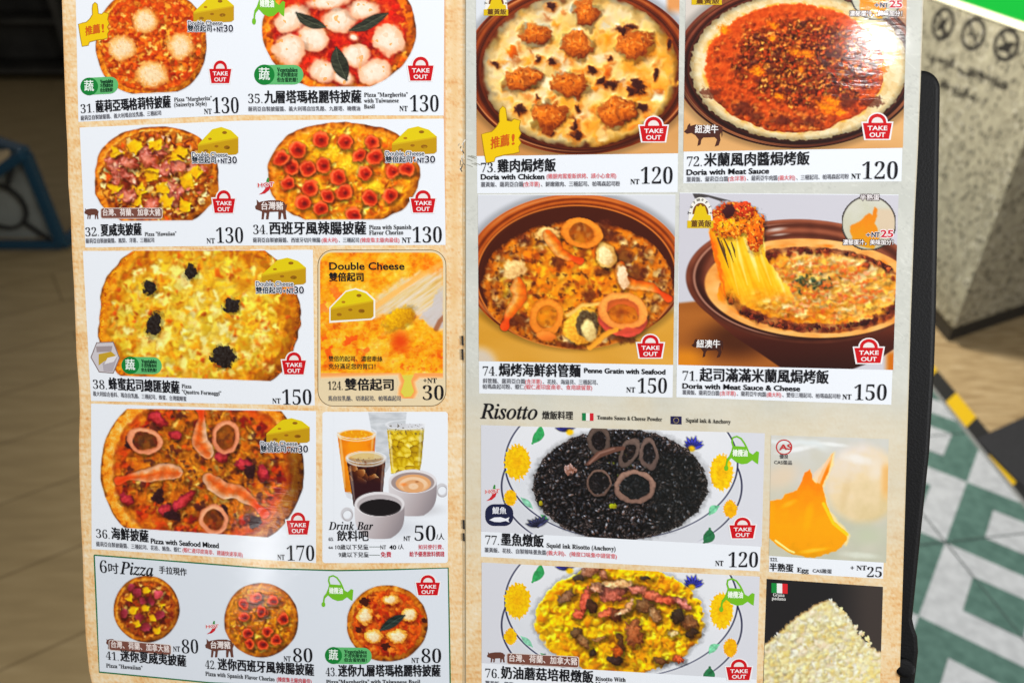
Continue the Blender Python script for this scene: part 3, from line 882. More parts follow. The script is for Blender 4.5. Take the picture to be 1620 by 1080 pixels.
for k in range(9):
    x, y = 738 + rnd.uniform(0, 14), 252 + rnd.uniform(-6, 10); tr_.band([(x, y), (x + 5, y + 1.4), (x + 9, y + 3.2)], .8, (158, 156, 142), 1e-4 + k * 3e-6, False)
tr_.build('torn_film', menu)

# ================================================================ panels
HC, HP, HB, HT = 6e-5, 1.2e-4, 2e-4, 3.2e-4       # card, picture, badge, text heights


def panel(pts, label, c=WHITE, shadow=True):
    p = Print(); p.poly(pts, c, HC)
    o = p.build('dish_panel', menu, label); return o


def take_out(par, x0, y0, x1, y1, tilt=0.0):
    p = Print(); w, h = x1 - x0, y1 - y0
    f = lambda u, v: (x0 + u * w, y0 + v * h + tilt * (u - .5) * w)
    def outline(g):
        pts = [f(-g, .37 - g), f(.5 - .31 - g, .37 - g)]
        for k in range(11):
            a = math.pi * (1 - k / 10); pts.append(f(.5 + (.31 + g) * math.cos(a), .34 - (.34 + g * .9) * math.sin(a)))
        pts += [f(.5 + .31 + g, .37 - g), f(1 + g, .37 - g), f(.9 + g, 1 + g * .8), f(.1 - g, 1 + g * .8)]
        return pts
    p.poly(outline(.055), (240, 238, 238), HB); p.poly(outline(0), (206, 16, 26), HB + 2e-5)
    inner = [f(.5 + .2 * math.cos(math.pi * (1 - k / 10)), .36 - .22 * math.sin(math.pi * (1 - k / 10))) for k in range(11)]
    p.poly(inner, (236, 226, 222), HB + 3e-5)
    p.text('TAKE', *f(.16, .655), *f(.84, .655), h * .17, (250, 246, 246), 'sansb', HT)
    p.text('OUT', *f(.23, .92), *f(.77, .92), h * .17, (250, 246, 246), 'sansb', HT)
    p.build('take_out_badge', par)


def wedge(par, x0, y0, x1, y1, t1=None, t2=None, outline=False):
    p = Print(); w, h = x1 - x0, y1 - y0; f = lambda u, v: (x0 + u * w, y0 + v * h)
    topf = [f(0, .62), f(.36, .08), f(.58, 0), f(.82, .12), f(1, .36)]; side = [f(0, .62), f(1, .36), f(1, .9), f(.94, .97), f(0, 1.05)]
    if outline: p.poly([f(-.03, .6), f(.35, .04), f(.58, -.05), f(.84, .07), f(1.04, .34), f(1.04, .94), f(.96, 1.02), f(-.03, 1.12)], (244, 238, 226), HB)
    p.poly(topf, (226, 202, 14), HB + 1.5e-5); p.poly(side, (198, 152, 12), HB + 1.5e-5)
    p.poly([f(0, .62), f(1, .36), f(1, .41), f(0, .68)], (214, 176, 20), HB + 2e-5)
    for (u, v, r, c) in ((.66, .2, .06, (150, 100, 10)), (.3, .42, .045, (180, 120, 15)), (.72, .72, .075, (150, 95, 12)), (.46, .68, .05, (160, 104, 12)), (.2, .84, .06, (158, 104, 12)), (.735, .74, .045, (190, 140, 20))):
        p.ell(*f(u, v), r * w, r * h * .9, c, HB + 3e-5, 16)
    if t1: p.text('Double Cheese', t1[0], t1[2], t1[1], t1[2], 7.2, (34, 36, 46), 'sans', HT, .12, (232, 234, 240), 1.3)
    if t2:
        x, e, y = t2; d = e - x
        p.text('雙倍起司', x, y, x + d * .53, y, 9.2, (30, 42, 52), 'cjk', HT, .35, (232, 234, 240), 1.2)
        p.text('+', x + d * .565, y, x + d * .615, y, 7.2, (28, 32, 58), 'sans', HT, .2, (232, 234, 240), .9); p.text('NT', x + d * .645, y, x + d * .785, y, 7.5, (28, 32, 58), 'sans', HT, .35, (232, 234, 240), 1.1)
        p.text('30', x + d * .795, y, e, y, 10.8, (26, 30, 48), 'sansb', HT, 0, (232, 234, 240), 1.2)
    p.build('cheese_badge', par)


def veg(par, x0, y0, x1, y1, dy):
    p = Print(); r = (y1 - y0 - abs(dy)) / 2; a = y0 if dy >= 0 else y0 - dy
    p.rrect(x0, a, x1, a + 2 * r, r * .98, (96, 186, 112), HB, dy); p.ell(x0 + r * 1.05, a + r + dy * .15, r * 1.04, r * 1.04, (16, 128, 52), HB + 2e-5)
    p.text('蔬', x0 + r * .5, a + r * 1.55 + dy * .1, x0 + r * 1.6, a + r * 1.55 + dy * .2, r * 1.15, (236, 246, 238), 'cjk', HT, .3)
    for k, (s, st) in enumerate((('Vegetables', 'ser'), ('不含肉類食材', 'cjk'), ('但含蛋奶類！', 'cjk'))):
        p.text(s, x0 + r * 2.35, a + r * (.72 + .52 * k) + dy * .4, x1 - r * .6, a + r * (.72 + .52 * k) + dy * .9, r * .43, (14, 62, 36), st, HT, .2)
    p.build('vegetable_badge', par)


def thumb(par, ox, oy, k, cut=1.0):
    p = Print()
    z = [(210, 185), (240, 176), (270, 170), (296, 145), (316, 112), (314, 70), (318, 38), (335, 20), (352, 34), (357, 70), (360, 105), (386, 110), (400, 95), (438, 105), (430, 150), (442, 180), (428, 208), (442, 235), (428, 258), (432, 288), (400, 298), (345, 305), (292, 320), (285, 344), (238, 352), (226, 290)]
    pts = [(ox + (a - 210) * k, oy + (b - 20) * k) for a, b in z]
    p.poly(pts, (240, 198, 6), HB); p.band(pts, 1.3, (176, 134, 10), HB + 1e-5)
    tx, ty = ox + 55 * k, oy + 252 * k
    p.text('推薦', tx, ty, tx + 108 * k, ty - 22 * k, 62 * k, (214, 96, 20), 'cjk', HT, .5); p.text('!', tx + 122 * k, ty - 26 * k, tx + 140 * k, ty - 30 * k, 60 * k, (214, 96, 20), 'sansb', HT)
    p.build('thumb_badge', par)


def oil_can(par, x0, y0, x1, y1):
    p = Print(); w, h = x1 - x0, y1 - y0; f = lambda u, v: (x0 + u * w, y0 + v * h)
    body = [(.24, .27), (.66, .3), (.72, .46), (.82, .52), (.93, .42), (1, .45), (.97, .8), (.9, .76), (.8, .68), (.66, .78), (.5, .8), (.34, .74), (.2, .62), (.1, .72), (.06, .66), (.14, .56), (.2, .42)]
    g = (116, 190, 34)
    p.poly([f(*q) for q in body], g, HB)
    p.band([f(.26, .3), f(.22, .16), f(.24, .04), f(.36, .0), f(.48, .06), f(.58, .2), f(.64, .32)], .05 * w, g, HB + 1e-5, False)
    p.band([f(.1, .64), f(.07, .76), f(.06, .88)], .05 * w, g, HB + 1.2e-5, False); p.ell(*f(.055, .91), .06 * w, .08 * h, g, HB + 1.5e-5, 16)
    p.text('橄欖油', *f(.24, .57), *f(.66, .58), h * .18, (240, 250, 232), 'cjk', HT, .4)
    p.build('oil_badge', par)


def pig_shape(p, x0, y0, x1, y1, c, h):
    w, hh = x1 - x0, y1 - y0; f = lambda u, v: (x0 + u * w, y0 + v * hh)
    q = [(0, .36), (.06, .26), (.05, .02), (.13, .16), (.2, .12), (.45, .06), (.75, .06), (.9, .14), (.97, .3), (1, .22), (.995, .4), (.96, .52), (.97, .75), (.99, 1), (.9, 1), (.87, .72), (.83, .66), (.8, 1), (.73, 1), (.73, .62), (.45, .64), (.42, 1), (.34, 1), (.36, .7), (.3, .66), (.27, 1), (.2, 1), (.22, .62), (.12, .56), (.02, .5)]
    p.poly([f(*a) for a in q], c, h)


def pig(par, x0, y0, x1, y1, text=None, banner=None, dy=0.0):
    p = Print(); br = (104, 62, 50)
    pig_shape(p, x0, y0, x1, y1, br, HB)
    if text: p.text(text, x0 + .2 * (x1 - x0), y0 + (y1 - y0) * .53, x1 - .12 * (x1 - x0), y0 + (y1 - y0) * .53 + dy * .4, (y1 - y0) * .36, (240, 230, 226), 'cjk', HT, .3)
    if banner:
        a, b, c, d = banner
        p.rrect(a - 1, b - 1, c + 1, d + 1, 3.4, (226, 214, 206), HB + 1e-5, dy); p.rrect(a, b, c, d, 3, (124, 76, 64), HB + 2e-5, dy)
        p.text('台灣、荷蘭、加拿大豬', a + 3, d - 3.4, c - 2, d - 3.4 + dy, (d - b) * .68, (240, 226, 220), 'cjk', HT, .25)
    p.build('pig_badge', par)


def cow(par, x0, y0, x1, y1, text, tx, c=(78, 42, 34)):
    p = Print(); w, hh = x1 - x0, y1 - y0; f = lambda u, v: (x0 + u * w, y0 + v * hh)
    q = [(0, .36), (.08, .24), (.1, .1), (.16, 0), (.17, .12), (.3, .06), (.6, .1), (.9, .08), (1, .18), (1, .5), (.98, .62), (.97, .38), (.93, .5), (.95, .72), (.9, .95), (.8, 1), (.86, .7), (.8, .6), (.5, .62), (.45, .72), (.43, .92), (.35, .98), (.38, .7), (.3, .52), (.2, .42), (.08, .46)]
    p.poly([f(*a) for a in q], c, HB)
    p.text(text, *tx, (244, 240, 238), 'cjk', HT, .3); p.build('cow_badge', par)


def chili(par, x0, y0, x1, y1):
    p = Print(); w, h = x1 - x0, y1 - y0; f = lambda u, v: (x0 + u * w, y0 + v * h)
    p.poly([f(.5, .3), f(.72, .3), f(.8, .5), f(.7, .74), (f(.45, .93)), f(.05, 1), f(.3, .84), f(.46, .66), f(.48, .48)], (204, 36, 44), HB)
    p.poly([f(.5, .33), f(.56, .12), f(.62, 0), f(.72, .06), f(.68, .16), f(.76, .33)], (50, 140, 54), HB + 1e-5)
    p.text('HOT', *f(0, .56), *f(1, .5), h * .23, (206, 40, 48), 'sansb', HT, 0, (244, 236, 236), .9)
    p.build('chili_badge', par)


def title(par, num, s, x0, y0, x1, y1, h, nw=None):
    p = Print(); nw = nw or (.5 * len(num) + .05) * h * .9; t = nw / (x1 - x0); ym = y0 + (y1 - y0) * t
    p.text(num, x0, y0 - .5, x0 + nw * .86, ym - .5, h * .76, BLACK, 'num', HT)
    p.text(s, x0 + nw, ym, x1, y1, h, BLACK, 'cjkb', HT, .6)
    return p


def price(par, amt, nt, box, ntx='NT', nh=None):
    p = Print(); p.text(ntx, nt[0], nt[2], nt[1], nt[2], nh or 8.2, BLACK, 'ser', HT)
    p.text(amt, box[0], box[3], box[1], box[3], box[3] - box[2], BLACK, 'num', HT); p.build('price_lettering', par)


def small(par, rows):
    p = Print()
    for (s, x0, y0, x1, y1, h, c) in rows: p.text(s, x0, y0, x1, y1, h, (98, 98, 106) if c == GREY else (226, 112, 118), 'cjk', HT)
    p.build('ingredient_lettering', par)


# ---------------------------------------------------------------- pizza painting
def pizza(pic, cx, cy, rx, ry, cuts=(), cw=.1, wob=.02, base=None, crust=None, squash=None):
    """outline, crust and base; returns interior mask and radius"""
    q, u, v = pic.q(cx, cy, rx, ry, 0, wob, 45)
    if squash: q = (np.abs(u) ** squash + np.abs(v) ** squash) ** (1 / squash) + wob * pic.n(45, 3, 3)
    A = ss((1 - q) * min(rx, ry) / 1.6 + .5)
    for f in cuts: A = A * ss(f(pic.X, pic.Y) / 1.4 + .5)
    pic.A = A; pic.C = base.copy()
    t = (q + .02 * pic.n(14, 6, 2) - (1 - cw)) / cw
    m = ss(t * 2.2 + .35)
    pr = np.clip(t, 0, 1); c = ramp(np.clip(.5 + .4 * pic.n(12, 8, 4) - .45 * (pr - .45) + .12 * (-u - v), 0, 1), crust)
    c = c * (1 - .35 * ss((pr - .8) / .2))[..., None] * (1 - .18 * ss((u + v - .55) / .6))[..., None]
    pic.put(c, m); pic.mul(.78, ss(1 - np.abs(t + .05) / .28) * .8)
    return q, u, v


CR = [(0, (122, 62, 20)), (.25, (176, 94, 26)), (.5, (214, 128, 38)), (.75, (228, 154, 62)), (1, (238, 184, 104))]


def lower(a, b): return lambda X, Y: (a[1] + (b[1] - a[1]) * (X - a[0]) / (b[0] - a[0])) - Y
def upper(a, b): return lambda X, Y: Y - (a[1] + (b[1] - a[1]) * (X - a[0]) / (b[0] - a[0]))


def speckle(pic, scale, thr, col, k, a=.8, octs=2, m=None):
    t = ss((pic.n(scale, k, octs) - thr) / .15) * a
    pic.put(col, t if m is None else t * m)


def melt(pic, cols, s1=14, s2=5, k=0):
    """browned melted cheese and sauce"""
    f1, f2, idv, ox, oy = pic.cell(s2 * 1.6, k + 1, 1.3, 0.0, 4)
    t = .5 + .3 * pic.n(s1, k, 4) + .16 * pic.n(s2, k + 4, 2) + .22 * (idv - .5) - .1 * (f1 - .4)
    c = ramp(np.clip(t, 0, 1), cols); return c, t


# ------------- 31
def do31():
    par = panel([(119, -40), (384, -40), (384, 182), (124, 193)], 'white panel with cheese topped margherita pizza')
    P = Pic((148, -12), (330, -12), (330, 152), (148, 152))
    c, t = melt(P, [(0, (120, 34, 12)), (.25, (172, 60, 20)), (.5, (206, 84, 28)), (.72, (224, 118, 44)), (1, (236, 168, 84))], 16, 4)
    q, u, v = pizza(P, 239, 68, 88, 84, [lower((180, 150), (310, 144)), ], .1, .015, c, CR, 2.3)
    P.emboss(P.n(5, 3, 3), .5)
    P.fill(620, 239, 68, 78, 74, [(226, 116, 36), (238, 158, 66), (200, 72, 24), (154, 44, 16), (232, 134, 50), (214, 92, 30), (244, 186, 104)], 1.6, 4.6, (.5, 1), seed=31, sh=0.12, shade=0.1, lob=.38, soft=1.6)
    P.warp(3.2, 9, (q < .9) * 1.); P.gloss(None, .5)
    P.put((92, 40, 16), ss((P.n(12, 22, 3) - .25) / .2) * ss((u - .55) / .3) * .6)
    for (x, y, a, b) in ((230, 33, 20, 19), (193, 76, 21, 20), (286, 74, 20, 21), (240, 119, 25, 21)):
        m, qq = P.blob(x, y, a, b, (236, 210, 170), 0, .16, 18, 7, .1, .05, .07, 5, (226, 170, 104))
        speckle(P, 6, .3, (238, 222, 196), 40 + int(x), .35, 2, m); speckle(P, 7, .42, (214, 160, 96), 60 + int(x), .35, 2, m)
    P.sharpen(.7); P.build('dish_photo', par, HP)
    thumb(par, 124, 4, .2099); wedge(par, 306, -6, 370, 36, (297.5, 352, 40.5), (297, 369, 50.5)); take_out(par, 331, 96, 366, 132); veg(par, 127, 121, 187, 151, -3)
    p = title(par, '31.', '薩莉亞瑪格莉特披薩', 128, 180, 270, 170.5, 17.5)
    p.text('Pizza "Margherita"', 275.5, 161, 335, 158.5, 6.3, BLACK, 'ser', HT); p.text('(Saizeriya Style)', 275.5, 169, 327, 167, 6.3, BLACK, 'ser', HT); p.build('title_lettering', par)
    small(par, [('薩莉亞自製披薩醬、義大利瑪自拉乳酪、三種起司', 128, 191, 255, 182.5, 7, GREY)])
    price(par, '130', (323, 335, 180.5), (337, 378, 155.5, 179.5))


# ------------- 35
def do35():
    par = panel([(384, -40), (703, -40), (702, 183), (384, 182)], 'white panel with basil and mozzarella pizza')
    P = Pic((410, -12), (664, -12), (664, 142), (410, 142))
    c, t = melt(P, [(0, (132, 22, 18)), (.3, (176, 34, 24)), (.55, (200, 54, 28)), (.8, (214, 88, 40)), (1, (226, 140, 76))], 20, 5)
    pizza(P, 537, 46, 122, 100, [lower((400, 137.5), (660, 137))], .13, .015, c, [(0, (140, 66, 20)), (.3, (206, 104, 24)), (.6, (230, 132, 34)), (1, (240, 172, 80))])
    P.emboss(P.n(7, 3, 3), .5)
    P.fill(300, 537, 46, 104, 86, [(196, 40, 24), (214, 72, 36), (168, 26, 22), (224, 112, 56), (142, 20, 20), (206, 54, 30)], 2, 7, (.4, 1), seed=35, sh=0.1, shade=0.1, lob=.38, soft=2.2)
    P.fill(60, 537, 46, 118, 98, [(232, 150, 60), (200, 90, 26), (150, 60, 20)], 2, 6, seed=36, dens=.06, sh=0, soft=3)
    P.warp(4, 12); P.gloss(None, .5)
    M = ((462, 30, 28, 20, -30), (535, 33, 27, 20, 10), (495, 62, 26, 22, 30), (575, 15, 27, 15, 0), (615, 64, 26, 24, 20), (457, 79, 26, 25, 0), (564, 88, 22, 19, -20), (510, 113, 24, 18, 20), (592, 114, 27, 21, 0), (520, 4, 36, 11, -8), (543, 122, 16, 12, 20), (560, 60, 8, 5, 20))
    for (x, y, a, b, r) in M:
        m, qq = P.blob(x, y, a, b, (248, 228, 206), r, .2, 24, 6, .2, .07, .04, 8, (232, 182, 150))
        speckle(P, 12, .5, (226, 146, 66), 50 + int(x), .6, 2, m); speckle(P, 16, .3, (226, 178, 142), 70 + int(x), .4, 2, m)
    P.leaf([(469, 21), (480, 30), (495, 37), (514, 43)], 17); P.leaf([(554, 48), (575, 42), (596, 30), (613, 22)], 17); P.leaf([(532, 76), (535, 95), (542, 112), (548, 126)], 25)
    P.sharpen(.7); P.build('dish_photo', par, HP)
    oil_can(par, 399, -26, 451, 40); veg(par, 402, 103, 480, 134, 0); take_out(par, 645, 90, 686, 128)
    p = title(par, '35.', '九層塔瑪格麗特披薩', 393, 164, 571.5, 163, 18.5)
    for k, s in enumerate(('Pizza "Margherita"', 'with Taiwanese', 'Basil')): p.text(s, 576, 153.5 + 9.3 * k, (645, 631, 593)[k], 153 + 9.3 * k, 6.6, BLACK, 'ser', HT)
    p.build('title_lettering', par)
    small(par, [('薩莉亞自製披薩醬、義大利瑪自拉乳酪、九層塔、橄欖油', 393, 176.5, 570, 175.5, 7, GREY)])
    price(par, '130', (632, 645, 176), (649, 694, 152, 177))


# ------------- pineapple and ham helpers
def pine(P, x, y, r, k):
    rn = random.Random(k); n = rn.choice((3, 4, 4)); a0 = rn.uniform(0, 6.3)
    pts = [(x + r * rn.uniform(.8, 1.15) * math.cos(a0 + 2 * math.pi * i / n), y + r * rn.uniform(.75, 1.05) * math.sin(a0 + 2 * math.pi * i / n)) for i in range(n)]
    sh = P.poly_m([(a + 1.2, b + 2) for a, b in pts], 4, 1.5, 8, k); P.mul(.6, sh)
    m = P.poly_m(pts, 1.8, 1.6, 9, k)
    g = .5 + ((P.X - x) * .4 - (P.Y - y) * .6) / r * .5
    P.put(ramp(np.clip(g + .2 * P.n(3, k, 2, 3, a0), 0, 1), [(0, (196, 136, 14)), (.4, (222, 172, 22)), (.75, (234, 196, 48)), (1, (240, 212, 96))]), m)


def ham(P, x, y, a, b, r, k):
    m, q = P.blob(x, y, a, b, (214, 134, 116), r, .4, 10, 3.5, .25, .3, .25, 6, (168, 74, 60), .85)
    speckle(P, 5, .3, (232, 178, 164), k, .7, 2, m)


# ------------- 32
def do32():
    par = panel([(126, 202), (384, 191), (384, 388.5), (135, 391.5)], 'white panel with pineapple and ham pizza')
    P = Pic((146, 196), (350, 196), (350, 354), (146, 354))
    c, t = melt(P, [(0, (92, 34, 22)), (.25, (148, 66, 24)), (.5, (190, 104, 34)), (.75, (216, 146, 58)), (1, (232, 190, 116))], 11, 4)
    pizza(P, 248, 281, 98, 80, [lower((150, 349.5), (350, 348.5))], .1, .03, c, CR, 2.25)
    P.emboss(P.n(4.5, 3, 3), .6)
    P.fill(420, 248, 281, 86, 70, [(216, 150, 62), (234, 198, 126), (152, 66, 26), (110, 40, 22), (196, 104, 36), (226, 170, 84), (206, 84, 30), (240, 214, 150)], 2, 6, (.35, 1), seed=32, sh=0.2, shade=0.14, lob=.38, soft=1.6)
    rn = random.Random(3)
    for k, (x, y) in enumerate(((230, 239), (188, 278), (265, 266), (283, 263), (202, 257), (273, 312), (202, 310), (242, 324), (205, 282), (232, 252), (270, 296), (180, 262), (290, 300), (250, 238), (310, 268), (255, 268))):
        ham(P, x, y, rn.uniform(11, 19), rn.uniform(7, 12), rn.uniform(-60, 60), 80 + k)
    for k, (x, y) in enumerate(((214, 231), (247, 230), (286, 239), (275, 250), (240, 275), (222, 301), (257, 298), (311, 272), (297, 287), (182, 299), (184, 243), (263, 319), (291, 325), (220, 321))):
        pine(P, x, y, rn.uniform(11.5, 14.5), k + 5)
    P.fill(90, 248, 281, 84, 68, [(240, 210, 140), (226, 160, 60), (120, 44, 24), (206, 110, 90), (240, 190, 160)], 1.6, 4, (.35, .9), seed=33, sh=0.15, shade=0.14, lob=.38)
    P.put((70, 26, 28), ss((P.n(14, 22, 3) - .5) / .2) * .5)
    P.warp(3, 20); P.gloss(None, .45)
    P.sharpen(.8); P.build('dish_photo', par, HP)
    wedge(par, 313, 201, 377, 246, (304, 360, 248.5), (304, 375, 258.5)); take_out(par, 336, 301, 372, 337)
    pig(par, 133.6, 329, 156, 346.5, None, (160, 330, 256, 345))
    p = title(par, '32.', '夏威夷披薩', 135.6, 374.5, 224, 372, 17.5); p.text('Pizza "Hawaiian"', 229, 373.5, 279, 372.5, 6.2, BLACK, 'ser', HT); p.build('title_lettering', par)
    small(par, [('薩莉亞自製披薩醬、鳳梨、洋蔥、三種起司', 136, 385, 244, 383.5, 7, GREY)])
    price(par, '130', (327, 340, 385), (342.5, 385, 361, 384.5))


def chorizo(P, x, y, r, k):
    r *= 1.12; P.blob(x, y, r, r * .92, (190, 56, 32), k * 40, .16, r, 2.4, .45, .2, .12, 4, (220, 98, 54))
    q, u, v = P.q(x + r * .05, y - r * .02, r, r * .92, 0, .1, 8, k)
    P.put((158, 36, 24), ss((.78 - q) / .3) * .7); P.put((70, 16, 20), ss((.5 - np.hypot(u - .1, (v - .05) * 1.1)) / .4) * .7); P.put((226, 104, 70), ss((.22 - np.hypot(u + .25 - .1 * (k % 3), v + .3)) / .2) * .5)
    P.put((228, 130, 96), ss(1 - np.abs(q - .84) / .1) * ss(-(u + v) * .9 + .3) * .7)
    P.put((96, 34, 22), ss(1 - np.abs(q - 1.02) / .09) * ss((u + v) * .9 + .2) * .6)


# ------------- 34
def do34():
    par = panel([(384, 191), (702, 188), (705, 387.5), (384, 388.5)], 'white panel with chorizo pizza')  # chorizo slices
    P = Pic((420, 188), (668, 188), (668, 352), (420, 352))
    c, t = melt(P, [(0, (176, 78, 18)), (.25, (214, 112, 28)), (.5, (234, 150, 38)), (.75, (242, 184, 58)), (1, (248, 220, 130))], 13, 4)
    q, u, v = pizza(P, 543, 275, 120, 82, [lower((420, 347.5), (668, 347))], .1, .03, c, CR, 2.2)
    P.emboss(P.n(5, 3, 3), .6)
    P.fill(460, 543, 275, 104, 70, [(240, 176, 44), (246, 206, 84), (228, 132, 32), (206, 92, 26), (238, 158, 40), (170, 72, 20), (248, 222, 120), (232, 140, 50)], 2, 6.5, (.45, 1), seed=34, sh=0.16, shade=0.12, lob=.38, soft=1.7)
    P.warp(3.5, 9); P.gloss(None, .6)
    for (x, y, a, b) in ((525, 240, 26, 13), (550, 262, 20, 14), (500, 290, 18, 10), (590, 295, 18, 14), (480, 232, 14, 10)): P.blob(x, y, a, b, (236, 200, 62), 20, .4, 14, 6, 0, .1, .2, 5, (228, 168, 44), .8)
    speckle(P, 7, .5, (246, 228, 160), 61, .5, 2, (q < .85) * 1.)
    for k, (x, y) in enumerate(((385, 250), (540, 175), (710, 190), (885, 190), (345, 360), (455, 370), (560, 350), (800, 280), (910, 290), (660, 430), (845, 400), (320, 465), (470, 500), (700, 530), (1025, 390), (585, 555), (870, 570), (1010, 550), (425, 600), (540, 640), (765, 680), (275, 300), (1120, 370))):
        chorizo(P, 380 + x * .2346, 180 + y * .2346, 12.3 - (k % 4) * .7, k)
    P.warp(2.6, 22, None, 66); P.gloss(None, .3)
    P.sharpen(.7); P.build('dish_photo', par, HP)
    wedge(par, 620, 200, 691, 244.5, (610, 671, 246.5), (610, 688.5, 257.5)); take_out(par, 649.5, 301, 689, 336.5)
    chili(par, 408, 281, 433, 308); pig(par, 403.5, 315, 454, 347, '台灣豬')
    p = title(par, '34.', '西班牙風辣腸披薩', 401, 371, 579, 371, 18.5); p.text('Pizza with Spanish', 584, 363, 651, 362.5, 6.8, BLACK, 'ser', HT); p.text('Flavor Chorizo', 584, 371.5, 638, 371, 6.8, BLACK, 'ser', HT); p.build('title_lettering', par)
    small(par, [('薩莉亞自製披薩醬、西班牙切片辣腸', 400.6, 383.6, 507, 383.6, 7, GREY), ('(義大利)', 509, 383.6, 534, 383.6, 7, RED), ('、三種起司', 536, 383.6, 568, 383.6, 7, GREY), ('(辣度集主級肉最佳)', 570, 383.6, 632, 383.6, 7, RED)])
    price(par, '130', (636, 650, 384), (653, 699, 360, 384))


# ------------- 38
def do38():
    par = panel([(131, 397), (495, 395), (498, 641), (144, 634)], 'white panel with four cheese pizza and honey pot')
    P = Pic((148, 392), (482, 392), (482, 607), (148, 607))
    f1, f2, idv, ox, oy = P.cell(12, 1, 1.4, 0.0, 8)
    t = .55 + .26 * P.n(22, 1, 4) + .12 * P.n(6, 2, 3) + .25 * (idv - .5) - .16 * f1
    q0, u0, v0 = P.q(312, 500, 160, 128)
    t = t - .3 * ss((q0 - .6) / .4)
    c = ramp(np.clip(t, 0, 1), [(0, (150, 78, 16)), (.2, (196, 124, 26)), (.4, (216, 166, 52)), (.6, (224, 194, 84)), (.8, (230, 214, 126)), (1, (238, 230, 176))])
    q, u, v = pizza(P, 315, 502, 160, 134, [upper((150, 396.5), (490, 396)), lower((183, 594), (443, 603))], .12, .03, c, [(0, (132, 66, 16)), (.3, (190, 112, 24)), (.6, (216, 146, 38)), (1, (230, 178, 72))], 2.25)
    P.emboss(P.n(7, 3, 4), .8)
    P.fill(520, 312, 500, 132, 106, [(232, 204, 76), (240, 224, 128), (226, 178, 54), (218, 152, 44), (240, 230, 160), (226, 190, 64), (236, 210, 96)], 3, 9.5, (.5, 1), seed=38, sh=0.08, shade=0.08, lob=.38, soft=2.6, dens=.55)
    P.fill(170, 314, 500, 146, 116, [(190, 96, 26), (214, 130, 40), (160, 74, 24), (226, 150, 60), (206, 90, 36)], 1.5, 5, (.5, 1), seed=39, sh=0, shade=.2, soft=2.2, dens=.4)
    for k in range(26):
        rn = random.Random(k); x, y = rn.uniform(200, 440), rn.uniform(415, 590)
        P.blob(x, y, rn.uniform(6, 14), rn.uniform(5, 9), (240, 228, 150), rn.uniform(0, 90), .4, 14, 6, 0, .1, .12, 5, (226, 206, 110), .8)
    speckle(P, 9, .42, (196, 96, 26), 33, .7, 3, ss((q - .3) / .3)); speckle(P, 5, .55, (150, 70, 22), 35, .6, 2)
    speckle(P, 16, .5, (150, 68, 24), 37, .7, 3, ss((q - .6) / .2))
    P.warp(6, 16, (q < .95) * 1., 60, 3); P.gloss((q < .9) * 1., .32, 5)
    for (x, y, a, b) in ((301, 429, 10, 11), (237, 454, 11, 11), (244, 513, 11, 19), (366, 483, 13, 11), (353, 563, 18, 18)):
        P.blob(x, y, a, b, (40, 32, 28), 15, .4, 11, 3, .3, .15, .5, 5)
    P.sharpen(.7); P.build('dish_photo', par, HP)
    p = Print(); hx = [(144, 565), (153, 542), (179, 541), (189, 566), (179, 590), (157, 588)]
    p.poly(hx, (204, 198, 202), HB); p.poly([(152, 548), (178, 547), (176, 556), (153, 557)], (160, 146, 148), HB + 1e-5); p.poly([(156, 560), (176, 556), (184, 563), (164, 572), (156, 578)], (196, 158, 40), HB + 1.5e-5)
    p.poly([(162, 574), (186, 563), (178, 588), (164, 587)], (176, 168, 174), HB + 1.8e-5); p.poly([(170, 566), (186, 562), (180, 572), (165, 576)], (226, 222, 224), HB + 2.4e-5); p.band(hx, 1.6, (136, 118, 116), HB + 3e-5); p.build('honey_badge', par)
    veg(par, 192, 564, 256, 592, 1); wedge(par, 414, 407.5, 484, 451, (405, 464, 452.5), (405, 481, 464)); take_out(par, 446, 557, 484, 592)
    p = title(par, '38.', '蜂蜜起司總匯披薩', 147.5, 615, 284, 622.5, 18); p.text('Pizza', 287.5, 613.5, 303, 614, 6.2, BLACK, 'ser', HT); p.text('"Quattro Formaggi"', 288, 622.5, 350, 625, 6.2, BLACK, 'ser', HT); p.build('title_lettering', par)
    small(par, [('義大利綜合香料、瑪自拉乳酪、三種起司、蜂蜜、台灣龍眼蜜', 147.5, 626, 295, 634.5, 7, GREY)])
    price(par, '150', (431, 444, 638), (447, 493, 617, 640))


